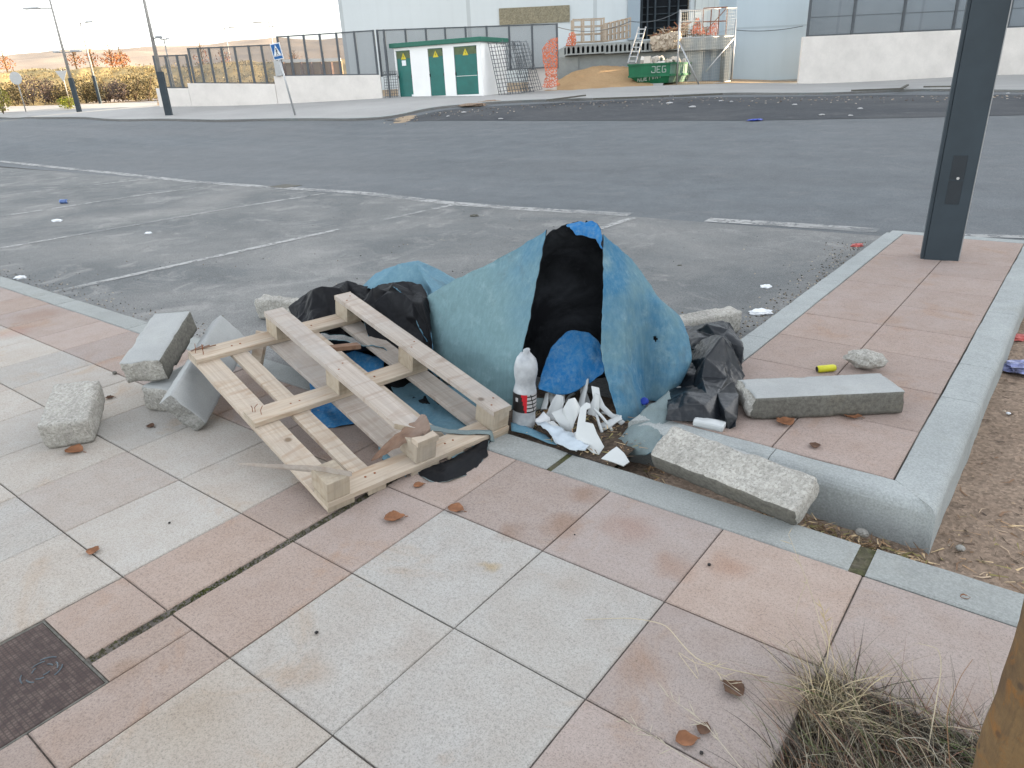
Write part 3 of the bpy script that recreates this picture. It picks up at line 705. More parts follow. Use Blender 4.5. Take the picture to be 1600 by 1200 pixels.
# ------------------------------------------------------------------ pallet
M['woodY'] = m_wood('pallet wood lengthwise', (.48, .405, .325), (.30, .21, .14), (60, 1.5, 60))
M['woodYg'] = m_wood('weathered runner wood', (.44, .385, .335), (.26, .20, .16), (60, 1.5, 60), weath=.7)
M['woodX'] = m_wood('pallet wood crosswise', (.49, .41, .325), (.32, .22, .14), (1.5, 60, 60), weath=.2)
pal = empty('pallet', (-1.747, 1.182, .003), 'broken wooden pallet lying upside down, its back end propped on a kerb stone', 'pallet', rot=(rad(11.95), rad(.5), rad(79.42)))
PAL = Matrix.Translation(pal.location) @ pal.rotation_euler.to_matrix().to_4x4(); PALI = PAL.inverted()
def board(name, x0, x1, y0, y1, z0, z1, mat, along='y', seed=0, parent=pal, end0=None, end1=None, warp=.0025, wane=.002, label=None):
    mb = MB(); L = (y1 - y0) if along == 'y' else (x1 - x0); n = max(3, int(L / .025)); P = []
    for i in range(n + 1):
        t = i / n; row = []
        for a, b in ((0,0),(.5,0),(1,0),(1,1),(.5,1),(0,1),(0,0)):
            if along == 'y':
                y = lerp(y0, y1, t)
                if end0 and t < .5: y = max(y, y0 + end0(a))
                if end1 and t > .5: y = min(y, y1 - end1(a))
                x = lerp(x0, x1, a) + wane * mn.noise(Vector((a * 9 + seed, y * 7, 0)))
            else:
                x = lerp(x0, x1, t); y = lerp(y0, y1, a) + wane * mn.noise(Vector((a * 9 + seed, x * 7, 3)))
            z = lerp(z0, z1, b) + warp * mn.noise(Vector((seed * 5, L * t * 2.2, 0)))
            row.append(Vector((x, y, z)))
        P.append(row)
    mb.grid(P); k = 7; mb.f.append(list(range(6))); mb.m.append(1); mb.c.append((1,1,1)); b = len(mb.v); mb.f.append([b - 7 + i for i in range(6)][::-1]); mb.m.append(1); mb.c.append((1,1,1))
    o = mb.build(name, [M[mat], M['woodend']], parent=parent, weld=True, bevel=.0015)
    if label: o['label'] = label
    return o
WT = .020; CT = .042; BT = .119; RT = .141
for i, (a, b) in enumerate([(0, .098), (.155, .225), (.335, .455), (.50, .572), (.70, .80)]):
    board('deck_board', a, b, .002, 1.198, 0, WT - .0005, 'woodYg' if i in (2, 4) else 'woodY', seed=i + 1)
for i, (a, b) in enumerate([(0, .095), (.55, .645), (1.105, 1.2)]):
    board('cross_board', 0, .80, a, b, WT, CT - .0005, 'woodX', 'x', seed=i + 11)
first = None
for i, (x, y) in enumerate([(0, 0), (.356, 0), (.712, 0), (.356, .54), (.712, .54), (.356, 1.085), (.712, 1.085)]):
    mb = MB(); jx, jy = rng.uniform(-.004, .004), rng.uniform(0, .006)
    yl = .112
    mb.box((x + max(jx, 0), y + jy, CT), (x + .088 + min(jx, 0), y + yl, BT - .0005))
    mb.build('block', M['woodend'], parent=pal, bevel=.003)
board('runner', .712, .80, 0, 1.2, BT, RT, 'woodYg', seed=21)
board('runner', .354, .446, .055, 1.2, BT, RT + .001, 'woodYg', seed=22, end0=lambda a: .09 * (1 - a) + .018 * sin(a * 23), label='middle runner snapped off short at its front end')
# stub left on the front middle block, torn splinter, snapped remnant on the front left block
board('runner_stub', .358, .446, 0, .040, BT, RT, 'woodX', seed=31, end1=lambda a: .012 * abs(sin(a * 9)))
mb = MB(); pts = []
A0, A1 = Vector((.450, .075, RT + .006)), Vector((.235, .112, CT + .004)); n = 22; P = []
for i in range(n + 1):
    t = i / n; c = A0.lerp(A1, t) + Vector((0, 0, .012 * sin(t * pi))); w = (.036 * (1 - t) ** .6 + .002) * (1 + .25 * mn.noise(Vector((t * 9, 1, 0)))); h = (.011 * (1 - t) + .0015)
    up = Vector((.25, -.35, .9)).normalized(); sd_ = Vector((.2, .8, .45)).normalized()
    ring = []
    for k in range(8):
        a = k / 8 * 2 * pi; rr = 1 + .25 * mn.noise(Vector((t * 12, k * 1.7, 5))); ring.append(c + sd_ * w * cos(a) * rr + up * h * sin(a) * rr)
    ring.append(ring[0]); P.append(ring)
mb.grid(P); mb.build('splinter', M['woodbreak'], parent=pal, weld=True)
e = PALI @ G0(372, 726, .135); b0 = Vector((.088, .012, RT)); b1 = Vector((.0, .052, RT))
mb = MB(); P = []
q0a, q0b = Vector((.088, -.004, BT)), Vector((.012, .085, BT))
e = Vector((e.x, e.y, e.z))
for i in range(17):
    t = i / 16; wv = (1 - t) ** .8; a_ = q0a.lerp(e, t); c_ = q0b.lerp(e, t); mid = a_.lerp(c_, .5); a_ = mid + (a_ - mid) * (wv / max(1 - t, .05) if t < 1 else 0) ; c_ = mid + (c_ - mid) * (wv / max(1 - t, .05) if t < 1 else 0)
    if t == 1: a_ = c_ = e
    j = .003 * mn.noise(Vector((t * 14, 3, 0))); h = .021 * (1 - .6 * t)
    P.append([a_ + Vector((0, j, 0)), c_ + Vector((0, -j, 0)), c_ + Vector((0, 0, h)), a_ + Vector((0, 0, h)), a_ + Vector((0, j, 0))])
mb.grid(P); mb.f.append([0, 1, 2, 3]); mb.m.append(0); mb.c.append((1,1,1))
mb.build('runner_stub', M['woodYg'], parent=pal)['label'] = 'long pointed splinter of the snapped left runner on the front left block'
for (x, y, z) in [(x_ + dx, y_ + dy, RT) for x_ in (.40, .756) for y_ in (.06, .60, 1.14) for dx, dy in ((-.02, -.015), (.018, .02)) if not (x_ < .5 and y_ < .1)] + [(x_ + dx, y_, CT) for x_ in (.045, .19, .537) for y_ in (.05, .60, 1.15) for dx in (-.018, .02) if not (x_ < .1)]:
    mb = MB(); mb.lathe([(0, z + .0012), (.0042, z + .0008), (.0042, z - .002)], 10, Matrix.Translation((x, y, 0))); mb.build('nail', M['rust'], parent=pal)
for (x, y) in ((.05, .60), (.04, 1.15)):
    for k in range(3):
        mb = MB(); px_, py_ = x + rng.uniform(-.03, .03), y + rng.uniform(-.025, .025); mb.tube([(px_, py_, CT - .005), (px_ + rng.uniform(-.004, .004), py_, CT + .02), (px_ + rng.uniform(-.015, .015), py_ + rng.uniform(-.015, .015), CT + .04)], .0013, 5)
        mb.build('nail', M['rust'], parent=pal)
# chips of the torn corner at the back left
for k in range(3):
    mb = MB(); x = .01 + .02 * k; mb.bar((x, 1.19, CT + .001), (x + .06, 1.205 - .02 * k, CT + .006 + .004 * k), .006, .003); mb.build('splinter', M['woodbreak'], parent=pal)
# a loose offcut under the back of the pallet and one lying in the folds
mb = MB(); a = G0(398, 583, .0); b = a + Vector((-.02, .10, .19)); mb.bar(a, b, .07, .022)
o = mb.build('wood_offcut', M['woodX'], bevel=.002, loc=a); tag(o, 'short board end standing under the back cross board of the pallet', 'wood offcut')
mb = MB(); a = PR(512, 545, 3.0); b = PR(561, 540, 3.05); mb.bar(a, b, .045, .02)
o = mb.build('wood_offcut', M['woodbreak'], bevel=.002, loc=a); tag(o, 'splintered piece of board lying among the black folds behind the middle runner', 'wood offcut')

# ------------------------------------------------------------------ sheets
def sheet(name, rows, nu, nv, mats, thick=.003, cr_amp=0, cr_f=5, n_amp=0, n_f=8, fine=.0, holes=(), parent=None, label=None, cat=None, off=-1, seed=0, flip=False, edge=0, pt=None, group=None, smooth=True, fn=None, fringe=None, ridge=0, rf=6, low=None):
    P = cr_grid(rows, nu, nv); n, m = len(P), len(P[0]); S = Vector((seed * 3.7, seed * 1.3, 0)); N = [[None]*m for _ in range(n)]
    for i in range(n):
        for j in range(m):
            du = P[i][min(j+1, m-1)] - P[i][max(j-1, 0)]; dv = P[min(i+1, n-1)][j] - P[max(i-1, 0)][j]
            nn = du.cross(dv); N[i][j] = nn.normalized() if nn.length > 1e-9 else Vector((0, 0, 1))
    LU = sum((P[n//2][j+1] - P[n//2][j]).length for j in range(m-1)); LV = sum((P[i+1][m//2] - P[i][m//2]).length for i in range(n-1))
    if low:      # stiff crumpled film: few flat facets, sharp creases
        a_, b_, jit = low; rl = random.Random(seed + 500); Pc = cr_grid(rows, b_, a_)
        for i in range(a_ + 1):
            for j in range(b_ + 1):
                ee = .35 if (i in (0, a_) or j in (0, b_)) else 1.0; ii, jj = round(i / a_ * (n - 1)), round(j / b_ * (m - 1))
                Pc[i][j] = Pc[i][j] + N[ii][jj] * rl.uniform(-jit, jit) * ee + Vector((rl.uniform(-1, 1), rl.uniform(-1, 1), rl.uniform(-1, 1))) * jit * .55 * ee
        for i in range(n):
            for j in range(m):
                u = i / (n - 1) * a_; v = j / (m - 1) * b_; ia, jb = min(int(u), a_ - 1), min(int(v), b_ - 1); fu, fv = u - ia, v - jb; p00, p10, p01, p11 = Pc[ia][jb], Pc[ia+1][jb], Pc[ia][jb+1], Pc[ia+1][jb+1]
                if (ia * 7 + jb * 13) % 3 == 0: P[i][j] = p00 + (p10 - p00) * fu + (p01 - p00) * fv if fu + fv < 1 else p11 + (p01 - p11) * (1 - fu) + (p10 - p11) * (1 - fv)
                else: P[i][j] = p00 + (p10 - p00) * fu + (p11 - p10) * fv if fu > fv else p00 + (p01 - p00) * fv + (p11 - p01) * fu
    Q = []
    for i in range(n):
        row = []
        for j in range(m):
            p = P[i][j]; q = p + S
            d = n_amp * (mn.noise(q * n_f) + .5 * mn.noise(q * n_f * 2.3)) + fine * mn.noise(q * 45)
            if cr_amp:
                uu, vv = j / (m - 1) * LU * cr_f * 1.6, i / (n - 1) * LV * cr_f * 1.6
                d += cr_amp * (2.6 * facet(uu, vv, seed) + .65 * facet(uu * 2.3 + 5, vv * 2.3, seed + 1) + .12 * facet(uu * 5, vv * 5, seed + 2))
            if ridge:
                for k_, (f_, a_) in enumerate(((1, 1), (2.1, .6), (4.3, .3))): d += ridge * a_ * (max(0, 1 - abs(mn.noise(q * rf * f_ + Vector((0, 0, k_ * 4)))) * 3.2) ** 2.2)
            v = p + N[i][j] * d
            if edge and (i in (0, n-1) or j in (0, m-1)):
                v = v + Vector((mn.noise(q * 30), mn.noise(q * 30 + Vector((5, 0, 0))), mn.noise(q * 30 + Vector((0, 5, 0))))) * edge
            if fn: v = fn(i / (n-1), j / (m-1), v)
            row.append(v)
        Q.append(row)
    mb = MB(); mb.v = [tuple(v) for r in Q for v in r]
    for i in range(n - 1):
        for j in range(m - 1):
            c = (Q[i][j] + Q[i+1][j+1]) / 2
            if any((c - h).length < r * (1 + .5 * mn.noise(c * 60)) for h, r in holes): continue
            f = [i*m+j, i*m+j+1, (i+1)*m+j+1, (i+1)*m+j]
            if flip: f = f[::-1]
            mb.f.append(f); mb.m.append(0); mb.c.append((1, 1, 1))
    loc = parent.location if parent else Q[0][0].copy()
    if parent is None and pt is not None: loc = pt
    o = mb.build(name, mats, parent=parent, loc=loc, smooth=smooth, solid=thick, solid_off=off, mat_off=1 if len(mats) > 1 else None)
    return tag(o, label, cat, group)
def prs(lst): return [PR(*a) for a in lst]
def gs(lst, z=0.0): return [G0(a[0], a[1], a[2] if len(a) > 2 else z) for a in lst]
tz = G0(880, 610)
tarp = empty('tarpaulin', (tz.x, tz.y, 0), 'large heavy blue tarpaulin with black lining standing up like an open tent', 'tarpaulin')
rows = [prs([(857,361,2.98),(800,393,3.10),(716,434,3.24),(671,462,3.33),(674,461,3.44),(772,414,3.34),(880,352,3.20),(928,352,3.16),(975,432,3.22),(1002,428,3.10),(985,407,3.07),(962,386,3.02),(942,366,2.98)]),
        prs([(838,455,2.86),(780,460,3.02),(716,475,3.16),(670,490,3.29),(676,492,3.42),(740,475,3.55),(880,440,3.30),(985,450,3.40),(1061,495,3.10),(1035,480,2.97),(1005,472,2.95),(980,462,2.85),(942,455,2.82)]),
        prs([(817,560,2.76),(765,550,2.93),(712,548,3.08),(673,553,3.24),(679,553,3.38),(760,545,3.5),(880,530,3.17),(1010,555,3.30),(1078,560,2.95),(1048,575,2.88),(1004,580,2.90),(978,572,2.73),(941,560,2.72)]),
        gs([(803,642,0),(760,625),(715,605),(682,592),(690,585),(760,572),(880,597,-.02),(1000,590,-.02),(1055,608,.0),(1038,628,.0),(1010,626,.0),(1000,655,.0),(968,660,.0)])]
def hoodfn(u, v, p):        # u: 0 top .. 1 bottom, v: 0 left edge .. 1 right edge
    if u < .06 and .42 < v < .62: p = p + Vector((0, 0, .018 * mn.noise(Vector((v * 90, 0, 0)))))
    return p
hole = PR(1026, 529, 2.93)
sheet('outer_sheet', rows, 250, 130, [M['blue'], M['lining']], .004, .009, 1.7, .004, 5, .0008, holes=[(hole, .019)], parent=tarp, off=-1, seed=2, edge=.004, ridge=.0045, rf=3.2, fn=hoodfn, flip=False)
rows = [prs([(842,592,2.80),(860,545,2.88),(888,517,2.94),(922,520,2.94),(945,546,2.90)]), prs([(840,602,2.77),(864,575,2.82),(894,560,2.84),(925,560,2.84),(945,566,2.84)]), prs([(843,607,2.74),(862,614,2.74),(890,616,2.75),(918,600,2.78),(945,580,2.80)])]
sheet('inner_fold', rows, 40, 30, [M['bluedeep'] if 'bluedeep' in M else M['bluenew'], M['black']], .003, 0, 4, .006, 9, .001, holes=[(PR(928, 556, 2.75), .008)], parent=tarp, seed=5, edge=.004, ridge=.005, rf=7, flip=True)
# folded lip hanging from the peak
rows = [prs([(884,350,3.16),(905,345,3.14),(925,347,3.12),(940,358,3.06)]), prs([(892,358,3.10),(908,356,3.09),(925,362,3.07),(942,376,3.01)]), prs([(902,366,3.07),(915,368,3.06),(930,374,3.04),(943,392,2.98)])]
sheet('frayed_lip', rows, 36, 12, [M['bluenew'], M['black']], .003, 0, 4, .008, 16, .002, parent=tarp, seed=8, edge=.012, flip=True)
# grey underside turned up at the front
rows = [gs([(963,690,-.01),(985,660,.035),(1015,632,.07),(1046,610,.10)]), gs([(966,700,-.03),(990,688,.02),(1020,665,.05),(1049,630,.08)]), gs([(970,708,-.06),(996,712,-.03),(1020,704,.02),(1046,655,.055)])]
sheet('turned_edge', rows, 30, 20, [M['greyfab'], M['bluefade']], .004, 0, 4, .008, 10, .001, parent=tarp, seed=11, edge=.004, ridge=.006, rf=8, flip=True)

hp = G0(620, 560)
heap = empty('collapsed_tarpaulin', (hp.x, hp.y, 0), 'crumpled black and blue tarpaulin collapsed behind and under the pallet', 'tarpaulin')
rows = [prs([(455,512,3.62),(470,478,3.85),(505,462,3.95),(550,455,3.95),(600,458,3.9)]), prs([(458,500,3.58),(480,453,3.72),(520,449,3.72),(560,451,3.70),(600,455,3.66)]), prs([(464,512,3.46),(490,478,3.55),(528,476,3.52),(566,480,3.50),(606,490,3.46)]), prs([(470,535,3.35),(500,520,3.36),(540,525,3.36),(580,535,3.34),(625,550,3.3)])]
sheet('left_fold', rows, 130, 90, [M['black'], M['blue']], .003, .005, 8, .004, 6, .0006, parent=heap, seed=21, edge=.003, ridge=.004, rf=7, low=(6, 8, .034), smooth=True, flip=True)
rows = [prs([(556,475,3.55),(582,447,3.66),(612,437,3.62),(648,444,3.50),(668,462,3.38)]), prs([(560,485,3.42),(592,456,3.50),(622,450,3.46),(652,456,3.36),(672,478,3.28)]), prs([(575,520,3.30),(605,505,3.33),(635,510,3.28),(658,520,3.2),(674,535,3.15)]), prs([(600,560,3.15),(625,560,3.12),(645,575,3.08),(662,590,3.02),(676,605,2.96)])]
sheet('middle_fold', rows, 130, 100, [M['black'], M['blue']], .003, .005, 8, .004, 6, .0006, parent=heap, seed=25, edge=.003, ridge=.004, rf=7, low=(7, 6, .036), flip=True)
rows = [prs([(560,452,3.95),(600,432,4.05),(652,418,4.05),(705,436,3.95),(735,440,3.9)]), prs([(566,452,3.72),(606,427,3.80),(651,411,3.78),(702,433,3.66),(716,438,3.6)]), prs([(590,456,3.60),(618,442,3.62),(655,440,3.55),(690,452,3.45),(704,455,3.4)]), prs([(620,470,3.45),(640,468,3.44),(660,470,3.40),(676,482,3.32),(690,490,3.28)])]
sheet('blue_crown', rows, 80, 50, [M['bluefade'], M['black']], .003, .004, 8, .003, 7, .001, parent=heap, seed=31, edge=.003, ridge=.003, rf=7, low=(4, 6, .045), flip=True)
rows = [gs([(478,560,.02),(520,545,.10),(560,548,.14),(600,560,.12)]), gs([(484,600,.02),(520,585,.05),(560,585,.07),(598,598,.07)]), gs([(486,640,.005),(520,632,.02),(560,625,.03),(596,628,.03)]), gs([(488,668,.004),(520,668,.004),(556,662,.006),(592,648,.01)])]
sheet('blue_flap', rows, 50, 50, [M['bluenew'], M['black']], .003, .003, 8, .004, 10, .001, parent=heap, seed=41, edge=.003, ridge=.003, rf=7, low=(5, 5, .016), flip=True)
rows = [prs([(455,540,3.3),(520,530,3.25),(600,545,3.15),(690,590,2.95)]), gs([(450,548,.05),(520,560,.06),(600,570,.05),(690,612,.03)]), gs([(470,560,.01),(530,590,.02),(610,620,.02),(690,640,.01)])]
sheet('dark_fold', rows, 80, 30, [M['black'], M['blue']], .003, .012, 8, .010, 9, .002, parent=heap, seed=45, edge=.008, flip=True)
rows = [gs([(610,600,.03),(660,590,.04),(720,605,.03),(790,645,.02)]), gs([(618,625,.02),(665,620,.025),(720,640,.02),(780,668,.015)]), gs([(628,650,.006),(668,660,.012),(715,680,.012),(765,690,.008)]), gs([(640,668,.004),(672,690,.006),(705,715,.006),(745,712,.004)])]
sheet('faded_flap', rows, 60, 40, [M['bluefade'], M['black']], .003, .004, 7, .007, 9, .001, parent=heap, seed=51, edge=.006, ridge=.006, rf=7, flip=True)
rows = [gs([(652,735,.006),(690,722,.012),(730,702,.016),(765,676,.02)]), gs([(655,742,.004),(694,736,.012),(735,716,.018),(763,692,.018)]), gs([(672,752,.003),(700,752,.005),(738,736,.005),(761,712,.004)])]
sheet('torn_tail', rows, 50, 18, [M['black'], M['greyfab']], .003, .005, 12, .006, 14, .001, parent=heap, seed=55, edge=.005, flip=True)
rows = [gs([(650,733,.008),(690,748,.006)]), gs([(660,742,.006),(692,756,.003)]), gs([(672,749,.004),(694,759,.002)])]
sheet('torn_strip', [gs([(596,688,.01),(612,690,.03),(628,705,.04)]), gs([(592,700,.004),(610,712,.012),(630,725,.016)]), gs([(600,722,.003),(614,735,.003),(634,745,.003)])], 20, 16, [M['bluefade'], M['black']], .003, .006, 12, .006, 14, .001, parent=heap, seed=58, edge=.005, flip=True)
rows = [[PAL @ Vector(q_) for q_ in r_] for r_ in (((.50, .19, .035), (.515, .20, .04), (.53, .21, .035)), ((.565, .09, CT + .006), (.575, .10, CT + .012), (.585, .11, CT + .006)), ((.635, .035, CT + .004), (.642, .045, CT + .014), (.652, .056, CT + .006)), ((.69, -.004, CT + .006), (.70, .004, CT + .012), (.712, .010, CT + .006)), ((.700, -.012, .012), (.708, -.016, .012), (.716, -.012, .012)))]
sheet('torn_strip', rows, 16, 30, [M['greyfab'], M['black']], .002, 0, 12, .004, 20, .001, parent=heap, seed=61, edge=.003, flip=True)

# black plastic film
bp = G0(1100, 640, ZP)
film = empty('black_plastic_film', (bp.x, bp.y, ZP), 'crumpled dusty black plastic film slumped between the blue tarpaulin and the paved island', 'plastic film')
rows = [prs([(1058,560,3.16),(1085,540,3.12),(1106,523,3.10),(1135,530,3.08),(1163,546,3.06)]), prs([(1052,572,3.04),(1085,558,3.0),(1118,552,2.98),(1142,556,2.98),(1161,580,2.98)]), prs([(1046,602,2.90),(1080,588,2.86),(1118,588,2.86),(1142,590,2.88),(1156,604,2.90)]), gs([(1042,632,.10),(1080,624,.12),(1115,628,.12),(1138,632,.11),(1152,640,.10)]), gs([(1040,660,.055),(1078,655,.07),(1112,662,.06),(1136,668,.055),(1151,671,.054)])]
sheet('front_sheet', rows, 110, 140, [M['film']], .002, .005, 9, .003, 10, .0004, parent=film, seed=71, edge=.003, ridge=.003, rf=8, low=(6, 5, .038))
rows = [prs([(1062,512,3.40),(1085,514,3.36),(1110,502,3.34),(1130,500,3.30),(1142,506,3.26)]), prs([(1064,522,3.26),(1090,524,3.22),(1112,512,3.20),(1138,516,3.18),(1158,536,3.16)]), prs([(1066,545,3.15),(1090,545,3.10),(1120,535,3.10),(1145,545,3.08),(1162,560,3.06)])]
sheet('back_sheet', rows, 70, 50, [M['film']], .002, .005, 9, .003, 11, .0004, parent=film, seed=75, edge=.003, ridge=.003, rf=8, low=(3, 4, .034))

# ------------------------------------------------------------------ bottle
M['plastic'] = m_simple('scuffed clear plastic', (.36, .38, .40), .35, .25, 20, 0, .5)
M['plastic'].node_tree.nodes['Principled BSDF'].inputs['Alpha'].default_value = .88
M['lblack'] = m_simple('label black', (.015, .013, .013), .4); M['lred'] = m_simple('label red', (.42, .012, .02), .4); M['lwhite'] = m_simple('label print', (.34, .33, .33), .4)
bo = G0(818, 668, .0)
bot = empty('plastic_bottle', bo, 'empty large soda bottle with black and red label standing at the tent opening', 'bottle', rot=(rad(-3), rad(3), 0))
prof = [(.0, .006), (.030, .0), (.042, .006), (.046, .02), (.0465, .05), (.045, .07), (.0465, .085), (.0465, .165), (.044, .175), (.040, .195), (.0415, .212), (.046, .235), (.0475, .258), (.045, .280), (.038, .300), (.026, .315), (.016, .322), (.013, .326), (.0135, .338), (.011, .340), (.0, .340)]
mb = MB(); mb.lathe(prof, 32); 
mb.v = [tuple(Vector(v) * (1 + .03 * mn.noise(Vector(v) * 40))) for v in mb.v]
mb.build('bottle_body', M['plastic'], parent=bot, smooth=True)
mb = MB(); n = 72; view = math.atan2(-bo.y, -bo.x); r = .0482; rowsz = [.086 + .0775 * k / 14 for k in range(15)]
for k in range(n):
    a0, a1 = view + 2*pi*k/n, view + 2*pi*(k+1)/n; ang = (k / n * 360 + 180) % 360 - 180     # + = seen to the right
    for i in range(14):
        u = ang; h = i / 14
        if u < -70 or u > 110: mi = 0
        elif u < -2 - 22 * (h): mi = 0
        elif u < 6: mi = 1
        elif u < 80: mi = 2 if (i % 3 != 0 and (k + i // 3) % 9 != 0) else 0
        else: mi = 0
        if u < -30 and 8 <= i <= 10 and -52 < u < -36: mi = 2
        mb.add([(r*cos(a0), r*sin(a0), rowsz[i]), (r*cos(a1), r*sin(a1), rowsz[i]), (r*cos(a1), r*sin(a1), rowsz[i+1]), (r*cos(a0), r*sin(a0), rowsz[i+1])], [(0,1,2,3)], mi)
mb.build('label', [M['lblack'], M['lred'], M['lwhite']], parent=bot, smooth=False, weld=True)

# ------------------------------------------------------------------ shards and litter
def shard(name, poly, base, mat, label, cat, lean=.6, bulge=.012, thick=.006, seed=0, group=None, z=-.01, cuts=2, nz=.002, crum=0, smooth=True):
    B = G0(base[0], base[1], z); h = Vector((-B.x, -B.y, 0)).normalized(); nrm = (h * (1 - lean) + Vector((0, 0, lean))).normalized()
    pts = []
    for (x, y) in poly:
        d = ray(x, y); t = (B - CAMP).dot(nrm) / d.dot(nrm); pts.append(CAMP + d * t)
    bm = bmesh.new(); vs = [bm.verts.new(p) for p in pts]; f = bm.faces.new(vs); bmesh.ops.triangulate(bm, faces=[f])
    bmesh.ops.subdivide_edges(bm, edges=bm.edges[:], cuts=cuts, use_grid_fill=True); bmesh.ops.triangulate(bm, faces=bm.faces[:])
    c = sum((v.co for v in bm.verts), Vector()) / len(bm.verts); R_m = max((v.co - c).length for v in bm.verts)
    ax = (pts[0] - pts[len(pts)//2]).normalized(); side = nrm.cross(ax).normalized(); Sm = max(abs((v.co - c).dot(side)) for v in bm.verts)
    for v in bm.verts:
        q = v.co - c; s_ = q.dot(side) / Sm
        v.co += nrm * (bulge * (1 - s_ * s_)) + nrm * nz * mn.noise(v.co * 50 + Vector((seed, 0, 0)))
        if crum: v.co += nrm * crum * (.5 - crease(v.co + Vector((seed, 0, 0)), 22)) 
    bmesh.ops.recalc_face_normals(bm, faces=bm.faces[:])
    me = bpy.data.meshes.new(name); 
    for v in bm.verts: v.co -= B
    bm.to_mesh(me); bm.free(); me.materials.append(M[mat])
    if smooth: me.polygons.foreach_set('use_smooth', [True] * len(me.polygons))
    o = bpy.data.objects.new(name, me); C.objects.link(o); o.location = B
    md = o.modifiers.new('solid', 'SOLIDIFY'); md.thickness = thick; md.offset = 0
    if thick > .004: md = o.modifiers.new('bevel', 'BEVEL'); md.width = .0012; md.segments = 2; md.limit_method = 'ANGLE'; md.angle_limit = rad(40)
    return tag(o, label, cat, group)
def cz(l): return [(780 + x / 5.454, 520 + y / 5.454) for x, y in l]
GR = 'broken porcelain pieces at the tent opening'
shd = [
 ('crock-shaped white porcelain piece beside the bottle, dirty rim up', [(410,530),(455,450),(490,455),(500,490),(560,530),(560,600),(520,640),(450,650)], (480,655), .45, .02),
 ('tall curved white porcelain piece in the middle of the broken heap', [(590,570),(640,555),(692,640),(645,760),(612,862),(562,800),(545,650)], (615,865), .35, .022),
 ('white porcelain piece with jagged top leaning left of the middle one', [(445,690),(540,645),(562,700),(600,760),(606,872),(520,800)], (600,875), .4, .014),
 ('narrow upright white porcelain fragment behind the heap', [(690,465),(712,462),(740,490),(780,600),(745,640),(700,630)], (735,645), .3, .012),
 ('long curved rim of white porcelain rising on the right of the heap', [(785,455),(850,470),(862,540),(900,620),(965,685),(1075,760),(1040,790),(930,710),(850,630),(800,560)], (1045,795), .35, .008),
 ('white porcelain piece with a hooked handle at the front of the heap', [(690,650),(740,600),(775,612),(778,650),(745,665),(735,770),(800,785),(835,870),(895,980),(850,1045),(800,1030),(650,900),(672,760)], (850,1050), .45, .018),
 ('small pointed white porcelain chip against the tarpaulin fold', [(1030,630),(1095,655),(1140,690),(1088,752)], (1088,755), .5, .004),
 ('dusty triangular porcelain chunk on the kerb at the front', [(1000,985),(1065,1040),(1110,1115),(1060,1150),(870,1075)], (1060,1150), .6, .012)]
for i, (lb, pl, bs_, ln, bu) in enumerate(shd):
    shard('porcelain_shard', cz(pl), cz([bs_])[0], 'porcelain', lb, 'porcelain shard', ln, bu, .009, i, GR, z=-.01 if i != 7 else .004)
for i, (a, b, c_, lb) in enumerate([((810,648), (880,720), (965,835), 'thin curved porcelain rib right of the hooked piece'), ((830,700), (850,770), (878,850), 'short straight porcelain rib beside the longer rib'), ((640,520), (600,540), (560,600), 'small bent porcelain handle over the crock-shaped piece')]):
    q = [cz([t])[0] for t in (a, b, c_)]; g0 = G0(*q[2], z=0.0); r0 = math.hypot(g0.x, g0.y)
    pts = cr_line([PR(*q[0], r0 + .06), PR(*q[1], r0 + .03), PR(*q[2], r0)], 10); mb = MB(); mb.tube(pts, .006, 8)
    tag(mb.build('porcelain_shard', M['porcelain'], smooth=True, loc=g0), lb, 'porcelain shard', GR)
rr = random.Random(31)
def curved_piece(px, py, z, L, W, R, yaw, tilt, roll, th_, label, seed):
    c = G0(px, py, z); mb = MB(); n, m = 14, 10; P = []
    for i in range(n + 1):
        t_ = i / n; row = []; w = W * (1 - .55 * t_ ** 1.5) * (1 + .18 * mn.noise(Vector((t_ * 5, seed, 0))))
        for j in range(m + 1):
            a = (j / m - .5) * w / R; row.append(Vector((R * sin(a), L * (t_ + .06 * mn.noise(Vector((a * 6, seed, t_ * 3)))), R * cos(a) - R)))
        P.append(row)
    Rm = Euler((tilt, roll, yaw)).to_matrix(); P = [[Rm @ v for v in r] for r in P]; lo = min(v.z for r in P for v in r)
    mb.grid([[v - Vector((0, 0, lo)) for v in r] for r in P]); o = mb.build('porcelain_shard', M['porcelain'], smooth=True, solid=th_, solid_off=0, bevel=.001); o.location = c
    tag(o, label, 'porcelain shard', GR)
for i, (px, py, z, L, W, R, yaw, ti, ro, lb) in enumerate([
 (862, 662, .0, .11, .07, .045, .3, .9, .2, 'curved white shard standing just right of the white wrapper'), (905, 640, .0, .12, .06, .04, -.5, 1.1, -.3, 'curved white shard at the back of the heap under the blue fold'),
 (880, 690, .0, .10, .08, .06, 1.2, .3, .2, 'shallow white shard lying on the plastic bag edge'), (938, 672, -.01, .10, .05, .03, -1.0, .6, .4, 'narrow gutter shaped shard between the thin ribs and the long rim'),
 (912, 705, -.0, .09, .07, .05, .8, .25, -.2, 'small saucer-like shard left of the dusty triangular chunk'), (925, 652, .02, .09, .05, .035, .1, 1.2, .1, 'upright half round shard beside the long curved rim'),
 (968, 655, .0, .075, .05, .05, 2.2, .2, .5, 'little rounded shard at the foot of the right tarpaulin flap'), (848, 645, .0, .08, .045, .03, -.2, .8, -.5, 'short curved shard touching the grey stone chip')]): curved_piece(px, py, z, L, W, R, yaw, ti, ro, .007, lb, i * 3.1)
M['pfilm'] = m_simple('thin white plastic', (.42, .48, .53), .35, .15, 12, 0, .5)
